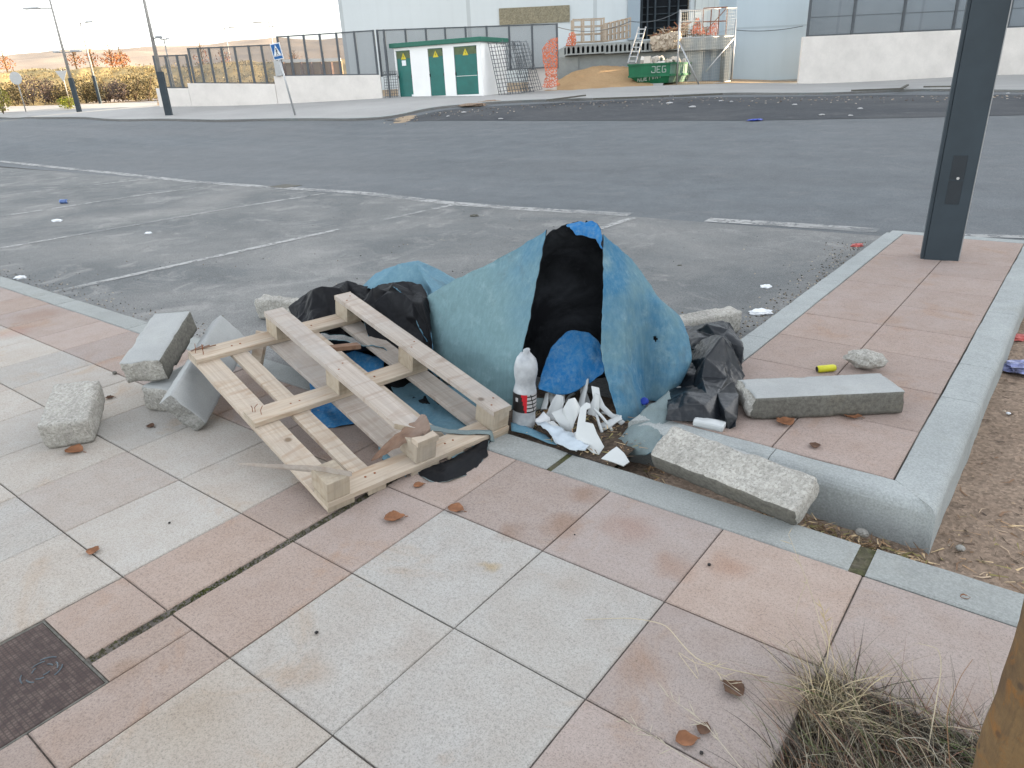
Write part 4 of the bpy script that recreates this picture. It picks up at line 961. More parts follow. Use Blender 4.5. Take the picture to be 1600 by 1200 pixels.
shard('plastic_bag', cz([(310,800),(400,795),(480,805),(560,850),(640,890),(700,940),(770,1000),(735,1040),(640,1030),(600,1020),(500,970),(420,880)]), cz([(620,1030)])[0], 'pfilm', 'crumpled thin white plastic bag in front of the porcelain heap', 'plastic bag', .85, .012, .0015, 4, crum=.03, cuts=4, z=.006)
shard('tarpaulin_scrap', cz([(100,780),(200,800),(300,835),(400,880),(495,975),(420,955),(250,880),(105,835)]), cz([(300,920)])[0], 'bluefade', 'narrow pale blue tarpaulin scrap at the foot of the bottle', 'tarpaulin scrap', .8, .01, .003, 6, cuts=3, z=.002)
shard('foil_wrapper', cz([(295,770),(340,730),(380,690),(400,720),(435,750),(435,800),(330,805)]), cz([(380,810)])[0], 'paper', 'bright white torn wrapper between bottle and porcelain', 'wrapper', .6, .01, .0015, 8, crum=.03, cuts=4, z=.0)
M['brownpaper'] = m_simple('brown paper', (.30, .17, .07), .7, .2, 20)
shard('paper_scrap', cz([(372,655),(440,645),(452,680),(430,702),(392,700)]), cz([(410,705)])[0], 'brownpaper', 'small brown paper scrap above the white wrapper', 'paper scrap', .5, .01, .002, 9)
shard('stone_chip', cz([(300,560),(385,560),(392,620),(350,650),(300,670)]), cz([(345,672)])[0], 'greyfab', 'dusty grey stone chip just right of the bottle label', 'stone chip', .4, .01, .012, 10)
M['capblue'] = m_simple('blue plastic cap', (.03, .06, .35), .4); 
q = G0(1008, 634, .02); mb = MB(); mb.lathe([(0, 0), (.016, 0), (.016, .014), (.013, .016), (0, .016)], 20, Matrix.Rotation(rad(60), 4, 'X'))
o = mb.build('bottle_cap', M['capblue'], smooth=False); o.location = q + Vector((0, 0, .02)); tag(o, 'round blue bottle cap tucked against the right side of the tarpaulin', 'bottle cap')

# cans and far litter
def can(px, py, z, ang, mat1, mat2, label, r=.03, L=.12):
    p = G0(px, py, z); c = empty('drink_can', p, label, 'drink can')
    Mx = Matrix.Translation((0, 0, r)) @ Matrix.Rotation(ang, 4, 'Z') @ Matrix.Rotation(pi/2, 4, 'Y') @ Matrix.Translation((0, 0, -L/2))
    mb = MB(); mb.lathe([(r*.75, 0), (r, .008), (r, L*.3), (r*.97, L*.45), (r, L*.7), (r, L - .01), (r*.8, L)], 18, Mx); mb.build('can_body', M[mat1], parent=c, smooth=True)
    mb = MB(); mb.lathe([(0, L - .004), (r*.78, L - .004), (r*.82, L)], 18, Mx); mb.build('can_end', M[mat2], parent=c); mb = MB(); mb.lathe([(r*.78, 0), (0, .003)], 18, Mx); mb.build('can_end', M[mat2], parent=c)
    return c
M['canblue'] = m_simple('printed can blue', (.10, .16, .34), .35, .5, 30, .3); M['canyellow'] = m_simple('yellow can print', (.52, .50, .03), .4, .1, 20)
M['tin'] = m_simple('bare aluminium', (.5, .51, .52), .35, .1, 9, .8)
can(101, 318, ASP, .6, 'canblue', 'tin', 'flattened blue and silver drink can on the parking bay asphalt')
can(1290, 581, ZP, math.atan2(RH.y, RH.x) + .1, 'canyellow', 'lblack', 'yellow and black can beside the mortar lump on the paved island', .016, .085)
def scrap(px, py, z, s, mat, label, seed, cat='litter', name='paper_scrap', h=.5, el=1.6):
    c = G0(px, py, z) if z is not None else G(px, py, .0)
    bm = bmesh.new(); bmesh.ops.create_icosphere(bm, subdivisions=3, radius=1)
    for v in bm.verts:
        k = crease(v.co + Vector((seed * 3.3, 0, 0)), 1.6); v.co = v.co * (.75 + .5 * k + .25 * mn.noise(v.co * 2 + Vector((seed, 0, 0)))); q = v.co
        v.co = RH * q.x * s * el + FH * q.y * s + Vector((0, 0, max(q.z, -.4) * s * h))
    lo = min(v.co.z for v in bm.verts)
    for v in bm.verts: v.co.z -= lo
    me = bpy.data.meshes.new(name); bm.to_mesh(me); bm.free(); me.materials.append(M[mat]); o = bpy.data.objects.new(name, me); C.objects.link(o); o.location = c
    return tag(o, label, cat)
scrap(89, 346, ASP, .045, 'paper', 'torn white paper on the asphalt below the flattened can', 1)
scrap(232, 365, ASP, .028, 'paper', 'small white paper scrap alone in the middle of a left parking bay', 2)
scrap(32, 435, ASP, .035, 'paper', 'dirty white paper against the kerb at the far left', 3)
scrap(1188, 490, ASP, .045, 'paper', 'crumpled white tissue on the asphalt beside the island kerb', 4)
scrap(1197, 449, ASP, .028, 'paper', 'smaller white paper scrap farther up beside the island kerb', 5)
M['redl'] = m_simple('red wrapper', (.42, .10, .09), .6, .3, 30); M['purple'] = m_simple('printed foil packet', (.20, .22, .38), .35, .9, 22, .3)
scrap(1339, 385, ASP, .036, 'redl', 'faded red wrapper on the asphalt at the tip of the island kerb', 6)
scrap(1586, 530, -.1, .045, 'redl', 'dark red wrapper at the upper right edge of the sandy soil', 7)
scrap(1600, 578, -.1, .075, 'purple', 'shiny printed snack packet on the sandy soil below the red wrapper', 8)
scrap(741, 338, ASP, .035, 'slabdark', 'small dark scrap on the asphalt left of the tarpaulin peak', 9)
scrap(1062, 415, ASP, .012, 'slabdark', 'tiny dark lump on the asphalt right of the tarpaulin slope', 14)

# ------------------------------------------------------------------ dry leaves
def leaf(px, py, s, ang, seed, label, z=.001, curl=.5, mat='leaf', world=None):
    p = world or G0(px, py, z); P = []; n, m = 10, 6
    for i in range(n + 1):
        t = i / n; w = .42 * sin(pi * t ** .8) * (1 + .3 * mn.noise(Vector((t * 7, seed, 0)))); row = []
        for j in range(m + 1):
            u = (j / m - .5) * 2; x = (t - .5) + .05 * mn.noise(Vector((seed, t * 5, u))); y = u * w
            zz = curl * (u * u * w * .9) + curl * .5 * (t - .5) ** 2 * 1.6 + .06 * mn.noise(Vector((x * 4, y * 4, seed)))
            row.append(Vector((x, y, zz)))
        P.append(row)
    lo = min(v.z for r in P for v in r); s *= .82; Rm = Matrix.Rotation(ang, 4, 'Z') @ Matrix.Scale(s, 4)
    mb = MB(); mb.grid([[Rm @ Vector((v.x, v.y, v.z - lo + .01)) for v in r] for r in P])
    mb.tube([Rm @ Vector((.48, 0, .05)), Rm @ Vector((.55, .03, .03)), Rm @ Vector((.62, .03, .02))], .015 * s, 4)
    o = mb.build('dry_leaf', M[mat], solid=.0008, smooth=True); o.location = p
    return tag(o, label, 'leaf', 'dry leaves scattered on the paving')
M['leaf2'] = m_simple('dark dry leaf', (.10, .055, .035), .85, .35, 30)
for i, (px, py, s, a, mt, lb, z) in enumerate([
 (118,706,.10,.4,'leaf','brown leaf on the slabs just in front of the lone broken kerb stone',0), (147,862,.055,2.2,'leaf','small brown leaf on the joint between two pale slabs at left',0),
 (617,811,.085,.9,'leaf','curled brown leaf on the pink slab in front of the pallet',0), (713,797,.075,.2,'leaf','curled brown leaf at a slab corner below the torn black tail',0),
 (655,759,.05,1.2,'leaf','small leaf touching the torn black tail in front of the pallet',0), (1225,661,.10,2.4,'leaf','orange brown leaf under the near edge of the long stone on the island',ZP),
 (1332,652,.085,.3,'leaf','flat orange leaf under the right part of the long stone on the island',ZP), (1273,697,.055,1.8,'leaf2','dark shrivelled leaf alone on the island slab in front of the long stone',ZP),
 (236,667,.05,.2,'leaf2','small dark leaf on the slabs between two broken kerb stones',0), (1073,1158,.06,.8,'leaf','round reddish leaf on the slab left of the tree pit',0),
 (1145,1078,.07,2.8,'leaf2','curved grey seed pod shaped leaf left of the grass tuft',0), (1100,1140,.045,1.6,'leaf2','pale grey leaf beside the round reddish leaf',0),
 (1508,934,.03,.5,'leaf','tiny orange leaf scrap on the kerb at the right edge',0), (172,622,.05,.9,'leaf2','thin dark twig-like leaf right of the lone kerb stone',0), (1440,828,.05,.9,'leaf2','dark leaf at the foot of the island corner',-.1)]):
    leaf(px, py, s, a, i + 1, lb, z + .001, mat=mt)
# small black specks
for i, (px, py, s) in enumerate([(495,990,.006),(265,818,.005),(1108,884,.006),(155,660,.005),(898,836,.003),(1096,1178,.005)]):
    p = G0(px, py, 0); o = blob('pebble', (p.x, p.y, 0), (s, s, s*.7), 'lblack', ['single black pellet in the middle of a pale slab', 'black pellet on the pale slab left of the pallet', 'black pellet on a pink slab near the kerb', 'black pellet left of the lone kerb stone', 'tiny black pellet on the pale slab below the kerb', 'black pellet left of the tree pit'][i], 'pebble', i, .1, sub=1)

# debris in the gap: twigs and crumbs
mb = MB(); mb.grid([[Vector((x, y, ASP + .003 + .006 * (1 + mn.noise(Vector((x * 14, y * 14, 0)))) * min(1, (x + 1.78) * 6, (-1.10 - x) * 9 + .2, (2.5 - y) * 5))) for x in np.linspace(-1.78, -1.12, 60)] for y in np.linspace(1.972, 2.5, 50)])
tag(mb.build('debris_soil', M['debris'], smooth=True), kind='stuff')
mb = MB(); rg = random.Random(5)
def zone():
    r = rg.random()
    if r < .6: x = rg.uniform(-.62, -.12); return x, 1.985 + rg.random() * .17
    if r < .88: x = rg.uniform(-1.62, -1.0); return x, rg.uniform(1.98, 2.36)
    return rg.uniform(-.1, .35), rg.uniform(2.0, 2.5)
for i in range(1700):
    x, y = zone(); z = (sandz(x, y) if x > -1.1 else ASP + .006) + rg.uniform(.0, .028) * (1 if x < -.1 else .3); a = rg.uniform(0, pi * 2); L = rg.uniform(.006, .05); t = rg.uniform(-.3, .3)
    d = Vector((cos(a), sin(a), t * .4)) * L; w = rg.uniform(.0008, .004); c = rg.choice([(.5, .35, .22), (.22, .15, .10), (.10, .08, .06), (.75, .62, .42), (.32, .30, .14)])
    s_ = Vector((-sin(a), cos(a), rg.uniform(-.5, .5))) * w; p = Vector((x, y, z))
    mb.add([p - s_, p + d - s_ * .3, p + d + s_ * .3, p + s_], [(0, 1, 2, 3)], 0, c)
t_ = NT('plant litter'); tm = t_.fin(t_.mix(1.0, t_.attr('tint'), (.75, .68, .6), 'MULTIPLY'), .9)
tag(mb.build('leaf_litter', tm), kind='stuff')
mb = MB()
M['twig'] = m_simple('dry twig', (.075, .055, .045), .9)
for i in range(420):
    x = rg.uniform(-.09, 2.2); y = rg.uniform(1.98, 5.4); 
    if rg.random() < .5: x = rg.uniform(-.09, .9)
    z = sandz(x, y) + .004; a = rg.uniform(0, pi * 2); L = rg.uniform(.01, .075); w = rg.uniform(.001, .004); d = Vector((cos(a), sin(a), 0)) * L
    k = Vector((-sin(a), cos(a), 0)); p = Vector((x, y, z)); c = rg.choice([(.3, .2, .14), (.16, .12, .1), (.6, .5, .4), (.10, .08, .07)])
    mb.add([p - k*w, p + d*.5 + k*L*.15 - k*w, p + d, p + d*.5 + k*L*.15 + k*w, p + k*w], [(0,1,3,4), (1,2,3)], 0, c)
for i in range(1500):
    x = rg.uniform(-.09, 2.5); y = rg.uniform(1.98, 6); s_ = rg.uniform(.002, .010) * (rg.random() ** 1.5 + .3); z = sandz(x, y); c = rg.choice([(.55, .45, .36), (.38, .3, .24), (.62, .56, .5), (.25, .2, .17)])
    b = [Vector((x + s_*cos(a + i), y + s_*sin(a + i) * .8, z)) for a in (0, 1.3, 2.6, 3.9, 5.2)]; tp = Vector((x, y, z + s_ * .8)); mb.add(b + [tp], [(0,1,5), (1,2,5), (2,3,5), (3,4,5), (4,0,5)], 0, c)
tag(mb.build('soil_gravel', tm), kind='stuff')
# grit and crumbs on the asphalt along the kerbs
mb = MB()
for i in range(1300):
    if rg.random() < .45: y = rg.uniform(2.6, 6.2); x = -1.21 - abs(rg.gauss(0, .10))
    elif rg.random() < .7: x = rg.uniform(-9, -3.4); y = 1.985 + abs(rg.gauss(0, .12))
    else: x = rg.uniform(-9, -1.4); y = rg.uniform(2.0, 6.3)
    s_ = rg.uniform(.002, .009); z = ASP; c = rg.choice([(.08, .08, .08), (.3, .29, .27), (.5, .48, .44), (.05, .045, .04), (.16, .13, .1)])
    b = [Vector((x + s_*cos(a + i), y + s_*sin(a + i) * .8, z)) for a in (0, 1.6, 3.1, 4.7)]; mb.add(b + [Vector((x, y, z + s_ * .9))], [(0,1,4), (1,2,4), (2,3,4), (3,0,4)], 0, c)
tag(mb.build('asphalt_grit', tm), kind='stuff')

# ------------------------------------------------------------------ manhole cover
mc = empty('manhole_cover', ((MAN[0]+MAN[1])/2, (MAN[2]+MAN[3])/2, 0), 'square rusty brown cast iron inspection cover with chequer pattern in the slabs', 'manhole cover')
t = NT('chequered rusty iron'); o3 = t.sep(t.obj); t.co = t.obj
def ln_(v, n, f, off=0.0): return t.math('LESS_THAN', t.math('FRACT', t.math('ADD', t.math('MULTIPLY', v, n), off)), f)
grd = t.math('MAXIMUM', ln_(o3[0], 95, .3), ln_(o3[1], 95, .3))
n1 = t.noise(5, 6, .7); n2 = t.noise(40, 4); 
cc = t.mix(t.ramp(n1, [(.3, 0), (.7, 1)]), (.040, .025, .024), (.080, .050, .042)); cc = t.mix(t.ramp(n2, [(.45, 0), (.7, .6)]), cc, (.16, .12, .10))
cc = t.mix(t.math('MULTIPLY', grd, .7), cc, (.035, .025, .022))
hgt = t.math('SUBTRACT', 1.0, grd)
iron = t.fin(cc, .75, hgt, .7, .003, spec=.35)
hw = (MAN[1] - MAN[0]) / 2 - .008; hh = (MAN[3] - MAN[2]) / 2 - .008
mb = MB(); mb.box((-hw, -hh, -.03), (hw, hh, -.004)); mb.build('cover_plate', iron, parent=mc, bevel=.002)
mb = MB()
for a, b in (((-hw-.007, -hh-.007), (hw+.007, -hh-.001)), ((-hw-.007, hh+.001), (hw+.007, hh+.007)), ((-hw-.007, -hh-.001), (-hw-.001, hh+.001)), ((hw+.001, -hh-.001), (hw+.007, hh+.001))): mb.box((a[0], a[1], -.05), (b[0], b[1], -.005))
mb.build('cover_frame', M['slabdark'], parent=mc)
M['badge'] = m_simple('worn blue badge paint', (.075, .095, .11), .6, .35, 30)
bc = G0(67, 1046) - mc.location
mb = MB()
for k in range(26):
    a = k * .61; r0 = .018 + .034 * ((k * 37) % 10) / 10; a2 = a + .5
    mb.tube([(bc.x + r0*cos(a), bc.y + r0*sin(a), -.0035), (bc.x + r0*1.02*cos(a+.25), bc.y + r0*1.02*sin(a+.25), -.003), (bc.x + r0*cos(a2), bc.y + r0*sin(a2), -.0035)], .0017, 5)
mb.build('round_emblem', M['badge'], parent=mc)

# ------------------------------------------------------------------ tree pit with dry grass, trunk
mb = MB()
xs = np.linspace(PIT[0], PIT[1], 50); ys = np.linspace(PIT[2], PIT[3], 50)
mb.grid([[Vector((x, y, -.055 + .02 * mn.noise(Vector((x*8, y*8, 0))) + .015*mn.noise(Vector((x*25, y*25, 0))))) for x in xs] for y in ys])
st(mb.build('pit_soil', M['debris'], smooth=True))
mb = MB(); 
for a, b in (((PIT[0]-.012, PIT[2]), (PIT[0]-.002, PIT[3])),): mb.box((a[0], a[1], -.12), (b[0], b[1], -.006))
mb.box((PIT[0], PIT[3]+.001, -.12), (PIT[1], PIT[3]+.008, -.006)); st(mb.build('pit_edge', M['slabdark']))
def blades(name, n, area, hmin, hmax, cols, seed, wmin=.0006, wmax=.0018, lean=1.0, dirn=None, dens=None):
    mb = MB(); r = random.Random(seed)
    for i in range(n):
        while True:
            x, y = r.uniform(area[0], area[1]), r.uniform(area[2], area[3])
            if dens is None or r.random() < dens(x, y): break
        z = -.06 + .02 * r.random(); h = r.uniform(hmin, hmax); a = r.uniform(0, 2 * pi)
        if dirn is not None and r.random() < .55: a = dirn + r.gauss(0, .5)
        L = h * r.uniform(.5, 1.6) * lean; w = r.uniform(wmin, wmax); c = r.choice(cols); v = r.uniform(.7, 1.25); c = tuple(k * v for k in c)
        d = Vector((cos(a), sin(a), 0)); s_ = Vector((-sin(a), cos(a), 0)); k = 5; prev = None; bend = r.uniform(-.2, .2)
        for j in range(k + 1):
            t = j / k; p = Vector((x, y, z)) + d * L * t ** 1.4 + s_ * bend * L * t * t + Vector((0, 0, h * (t * 1.25 - .5 * t ** 2.2))); ww = w * (1 - t ** 1.5 * .9)
            tw = s_ * cos(t * 1.5 + i) + Vector((0, 0, .6)) * sin(t * 1.5 + i)
            cur = (p - tw.normalized() * ww, p + tw.normalized() * ww)
            if prev: mb.add([prev[0], prev[1], cur[1], cur[0]], [(0, 1, 2, 3)], 0, c)
            prev = cur
    return mb
gcols = [(.20, .17, .12), (.28, .25, .19), (.15, .135, .105), (.09, .08, .065), (.34, .28, .19), (.05, .042, .035), (.06, .05, .04), (.11, .13, .055), (.22, .13, .08), (.16, .09, .07)]
tg = NT('grass blades'); gm = tg.fin(tg.attr('tint'), .8, spec=.2)
def dens(x, y):
    e = (x - PIT[0]) / .8; return 1.0 if x > PIT[0] + .02 else .1
mb = blades('g', 6500, (PIT[0] + .01, PIT[1], .68, PIT[3] - .015), .02, .14, gcols, 1, lean=1.1, dirn=2.6, dens=dens)
tag(mb.build('dry_grass', gm), kind='stuff')
mb2 = blades('g', 1100, (PIT[0] + .005, .5, 1.31, PIT[3] - .005), .05, .14, gcols, 5, lean=1.2)
tag(mb2.build('dry_grass', gm), kind='stuff')
mb2 = blades('g', 230, (PIT[0] - .0, PIT[0] + .09, 1.25, PIT[3]), .06, .19, [(.40, .33, .2), (.30, .25, .16), (.46, .38, .25), (.20, .16, .10)], 6, lean=.7)
tag(mb2.build('dry_grass', gm), kind='stuff')
mb = blades('g', 200, (.1, .42, .95, PIT[3] - .03), .06, .17, [(.13, .22, .05), (.18, .27, .08), (.10, .17, .05)], 2, .001, .0028, .8)
tag(mb.build('green_grass', gm), kind='stuff')
# long bleached stalks
def stalk(pts, r, label, seeds=0, seed=0, col=(.42, .36, .26)):
    mb = MB(); P_ = cr_line([Vector(p) for p in pts], 24); rr = random.Random(seed)
    mb.tube(P_, [lerp(r, r * .45, i / 24) for i in range(25)], 5, col=col)
    for k in range(seeds):
        i = int(lerp(12, 24, k / max(1, seeds - 1))); d = (P_[min(i+1, 24)] - P_[i-1]).normalized(); s_ = Vector((rr.uniform(-1, 1), rr.uniform(-1, 1), rr.uniform(-.3, .8))).normalized()
        a = P_[i]; b = a + (d * .6 + s_) * rr.uniform(.012, .03); mb.tube([a, a.lerp(b, .5), b], [r * .35, r * 1.1, r * .2], 4, col=col)
    return tag(mb.build('grass_stalk', gm, loc=P_[0]), label, 'grass stalk', 'bleached grass stalks around the tree pit')
root = Vector((-.22, 1.385, -.03))
stalk([root + Vector((.01,.01,0)), PR(1240,1000,1.48), PR(1190,1060,1.42)], .001, 'thin dark stalk leaning left over the slab from the pit corner', 0, 1, (.2,.17,.13))
stalk([root, G0(1100,1035,.03), G0(1040,978,.03), G0(985,966,.012), G0(915,968,.004)], .0016, 'long bent straw stalk lying across the pale slab', 0, 2)
stalk([G0(1090,1060,.01), G0(1060,1020,.015), G0(1085,1035,.03), G0(1115,1045,.02), G0(1145,1072,.01)], .001, 'seeded straw head beside the bent stalk', 16, 3)
stalk([root + Vector((.03,0,0)), PR(1275,950,1.60), PR(1250,880,1.64), PR(1232,835,1.68)], .0011, 'tall forked straw stalk rising in front of the kerb', 5, 4)
stalk([PR(1262,905,1.62), PR(1246,945,1.60), PR(1240,985,1.58), PR(1244,1012,1.55)], .0008, 'side branch of straw hanging from the forked stalk', 0, 5)
stalk([root + Vector((.06,-.01,.02)), PR(1300,1020,1.5), PR(1290,975,1.52), PR(1285,950,1.53)], .0016, 'short tuft stalk standing at the pit corner', 8, 6, (.40,.32,.2))
stalk([Vector((-.23,1.12,0)), G0(1200,1120,.06), G0(1150,1080,.05), G0(1120,1060,.03)], .0009, 'grey stalk bending left at the pit edge', 0, 7, (.25,.23,.2))
stalk([Vector((-.2,1.0,0)), G0(1150,1190,.05), G0(1100,1130,.05), G0(1040,1085,.02)], .0011, 'pale seeded stalk low on the slab at the bottom', 14, 8, (.38,.34,.27))
stalk([Vector((-.15,1.0,0)), G0(1090,1195,.04), G0(1020,1150,.03), G0(975,1125,.01)], .0011, 'lowest pale stalk reaching left along the slab joint', 12, 9, (.38,.34,.27))
stalk([Vector((.05,1.25,0)), PR(1480,1120,1.3), PR(1500,1060,1.32), PR(1520,1030,1.34)], .001, 'single dark blade rising near the trunk', 0, 10, (.24,.14,.08))
stalk([Vector((.0,1.3,0)), PR(1470,1050,1.4), PR(1465,1015,1.42), PR(1435,1005,1.43)], .0013, 'arched pale blade behind the grass tuft', 0, 11)
stalk([Vector((.02,1.2,0)), PR(1400,1160,1.22), PR(1445,1155,1.20), PR(1470,1195,1.18)], .0010, 'bleached blade curling down in the middle of the tuft', 0, 12, (.32,.30,.25))

a1 = ray(1515, 1200); az = math.atan2(a1.y, a1.x); rng_t = 1.06; rt = .07
ca = az - math.asin(rt / rng_t); tc = Vector((cos(ca) * rng_t, sin(ca) * rng_t, -.06))
t = NT('lichen bark'); n1 = t.noise(5, 6, .7, .5); n2 = t.noise(26, 6, .75, .6); n3 = t.noise(1, 5, .7, sc3=(40, 40, 8)); vv = t.voro(30)
cc = t.mix(t.ramp(n1, [(.38, 0), (.62, 1)]), (.075, .048, .028), (.16, .10, .045)); cc = t.mix(t.ramp(n2, [(.52, 0), (.68, .85)]), cc, (.19, .085, .022)); cc = t.mix(t.ramp(n3, [(.55, 0), (.8, .7)]), cc, (.035, .026, .02)); cc = t.mix(t.ramp(vv, [(.12, .7), (.22, 0)]), cc, (.05, .035, .025))
bark = t.fin(cc, .85, t.mix(.5, n2, n3), .9, .006, spec=.25)
tr = empty('young_tree', tc, 'rough orange brown young tree trunk in the grass of the pit, bottom right corner', 'tree')
mb = MB(); P = []; n = 40
for i in range(121):
    z = i / 120 * 2.6; row = []; r = rt * (1.25 - .25 * min(1, z / .25)) * (1 - .12 * z)
    for k in range(n + 1):
        a = 2*pi*k/n; q = Vector((cos(a), sin(a), z * 4)); rr = r * (1 + .07 * mn.noise(q * 1.5) + .05 * mn.noise(Vector((q.x * 3, q.y * 3, z * 14))) + .02 * mn.noise(Vector((q.x * 9, q.y * 9, z * 50))))
        row.append(Vector((rr * cos(a), rr * sin(a), z)))
    P.append(row)
mb.grid(P); mb.build('trunk', bark, parent=tr, smooth=True, weld=True)
for k in range(7):
    a = k * 2.4; z0 = 1.9 + .1 * k; mb = MB(); d = Vector((cos(a), sin(a), 0)); mb.tube([Vector((0,0,z0)), Vector((0,0,z0)) + d * .3 + Vector((0,0,.3)), Vector((0,0,z0)) + d * .6 + Vector((0,0,.9)), Vector((0,0,z0)) + d * .7 + Vector((0,0,1.5))], [.03, .022, .014, .006], 8); mb.build('branch', bark, parent=tr, smooth=True)

# ------------------------------------------------------------------ lamp post on the island
pA, pB = G0(1438, 405, ZP), G0(1496, 411, ZP); ex = (pB - pA).normalized(); ey = Vector((-ex.y, ex.x, 0)); pw = (pB - pA).length; _r = ray(1467, 408); ex = Vector((_r.y, -_r.x, 0)).normalized(); ex = Matrix.Rotation(rad(3.5), 3, 'Z') @ ex; ey = Vector((-ex.y, ex.x, 0))
lp = empty('lamp_post', pA, 'tall square anthracite lamp post standing on the paved island', 'lamp post')
lp.rotation_euler = (0, 0, math.atan2(ex.y, ex.x))
def L2(P): return lp.rotation_euler.to_matrix().inverted() @ (P - pA)
mb = MB(); mb.box((.022, 0, 0), (pw, .17, 3.6)); mb.box((0, .012, 0), (.0195, .155, 3.6)); mb.box((.0195, .018, 0), (.022, .15, 3.6)); mb.build('dark_shaft', M['post'], parent=lp, bevel=.004)
mb = MB(); mb.box((pw + .0005, .02, 0), (pw + .008, .15, 3.6)); mb.build('edge_strip', M['steel'], parent=lp, bevel=.002)
mb = MB(); mb.box((.05, .03, 3.6), (pw - .03, .14, 8.5)); mb.build('upper_pole', M['lamp'], parent=lp, bevel=.01)
mb = MB(); mb.box((.09, -1.6, 8.2), (.12, .03, 8.26)); mb.box((.02, -2.2, 8.2), (.20, -1.6, 8.27)); mb.build('lamp_arm', M['lamp'], parent=lp)
M['hatch'] = m_simple('hatch door grey black', (.020, .026, .032), .5, .1)
def onface(px, py):
    d = ray(px, py); n = lp.rotation_euler.to_matrix() @ Vector((0, 1, 0)); t = (pA - CAMP).dot(n) / d.dot(n); return L2(CAMP + d * t)
h0, h1, h2 = onface(1499, 243), onface(1485, 281), onface(1486, 319)
hx0, hx1 = pw * .36, pw * .72
mb = MB(); mb.box((hx0, -.003, h1.z + .004), (hx1, .002, h0.z)); mb.box((hx0, -.003, h2.z), (hx1, .002, h1.z - .004)); mb.build('hatch', M['hatch'], parent=lp, bevel=.002)
mb = MB(); mb.lathe([(0, .002), (.009, .002), (.009, 0)], 12, Matrix.Translation((lerp(hx0, hx1, .6), -.003, h1.z + .01)) @ Matrix.Rotation(pi/2, 4, 'X')); mb.build('lock', M['tin'], parent=lp)
# ================================================================== far side
def stbox(mb, l0, l1, d0, d1, z0, z1, mat=0):
    mb.hexa([ST(l0,d0,z0), ST(l1,d0,z0), ST(l1,d1,z0), ST(l0,d1,z0)], [ST(l0,d0,z1), ST(l1,d0,z1), ST(l1,d1,z1), ST(l0,d1,z1)], mat)
def lat(px, py, D): return toST(PD(px, py, D))[0]
def zD(px, py, D): return PD(px, py, D).z
# corrugated / seamed facade material
def m_clad(name, base, pitch, depth=.35, horizontal=False):
    t = NT(name); t.co = t.obj; o = t.sep(t.obj); ax = o[2] if horizontal else o[0]
    fr = t.math('FRACT', t.math('MULTIPLY', ax, 1 / pitch)); n = t.noise(.25, 5, .6); n2 = t.noise(1, 4, .6, sc3=(3, 3, .2))
    line = t.math('LESS_THAN', fr, .03)
    c = t.mix(t.ramp(n, [(.3, 0), (.7, 1)]), scl(base, .95), scl(base, 1.04)); c = t.mix(t.ramp(n2, [(.5, 0), (.8, .25)]), c, scl(base, .82))
    c = t.mix(t.math('MULTIPLY', line, depth), c, scl(base, .4))
    return t.fin(c, .6, spec=.3)
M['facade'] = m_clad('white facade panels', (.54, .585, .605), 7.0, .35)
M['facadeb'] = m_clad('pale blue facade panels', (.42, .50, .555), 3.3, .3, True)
M['facadeg'] = m_clad('grey blue facade panels', (.30, .36, .41), 4.5, .3)  # even grey-blue cladding colour
M['corr'] = m_clad('corrugated panels', (.62, .64, .62), .35, .8)
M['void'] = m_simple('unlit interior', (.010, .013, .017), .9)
M['brownp'] = m_concrete('insulation board', (.26, .235, .17), .6, .5, 12, .1)
def local(mb, P, yaw=None):   # put a street-frame mesh into local axes so that its x runs along the facade
    Rm = Matrix(((RH.x, FH.x, 0), (RH.y, FH.y, 0), (0, 0, 1)))
    Ri = Rm.inverted(); mb.v = [tuple(Ri @ (Vector(v) - P)) for v in mb.v]
    return math.atan2(RH.y, RH.x)
ROTST = math.atan2(RH.y, RH.x)
def stpart(name, mb, mats, parent, P, **k):
    local(mb, P); return mb.build(name, mats, parent=parent, **k)
DF = 44.0
fo = ST(lat(533, 45, DF), DF, 0)
fac = empty('factory_building', fo, 'large white panelled factory building under construction across the road', 'building', rot=(0, 0, ROTST))
l0 = toST(fo)[0]; lo0 = lat(1000, 30, DF); lo1 = lat(1078, 30, DF); zo0 = zD(1035, 60, DF)
mb = MB(); stbox(mb, l0, lo0, DF, DF + .4, 0, 13); stbox(mb, lo1, 62, DF, DF + .4, 0, 13); stbox(mb, lo0, lo1, DF, DF + .4, 0, zo0); stbox(mb, lo0, lo1, DF, DF + .4, zo0 + 5.2, 13)
stbox(mb, l0, l0 + .4, DF + .41, 50.5, 0, 13); stbox(mb, l0 + .41, 62, 50.1, 50.5, 0, 12.9); stpart('wall', mb, [M['facade']], fac, fo)
mb = MB(); stbox(mb, l0 - .1, 62.1, DF - .1, 50.6, 13.005, 13.3); stpart('roof', mb, [M['steel']], fac, fo)
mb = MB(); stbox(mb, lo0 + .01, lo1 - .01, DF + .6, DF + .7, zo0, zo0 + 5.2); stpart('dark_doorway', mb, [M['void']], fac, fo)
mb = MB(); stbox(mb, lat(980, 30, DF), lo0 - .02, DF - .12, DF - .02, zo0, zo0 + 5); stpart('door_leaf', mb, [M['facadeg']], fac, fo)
mb = MB()
for px in (1003, 1012, 1024, 1046, 1060): l_ = lat(px, 30, DF); stbox(mb, l_, l_ + .09, DF + .3, DF + .5, zo0, zo0 + 5.2)
for k in range(5): stbox(mb, lo0, lo1, DF + .51, DF + .56, zo0 + .35 * k + .2, zo0 + .35 * k + .25)
stpart('doorway_frame', mb, [M['post']], fac, fo)
mb = MB(); stbox(mb, lat(1084, 30, DF), lat(1149, 30, DF), DF - .25, DF - .02, zD(1100, 58, DF), zD(1100, 58, DF) + 6); stpart('corrugated_panel', mb, [M['corr']], fac, fo)
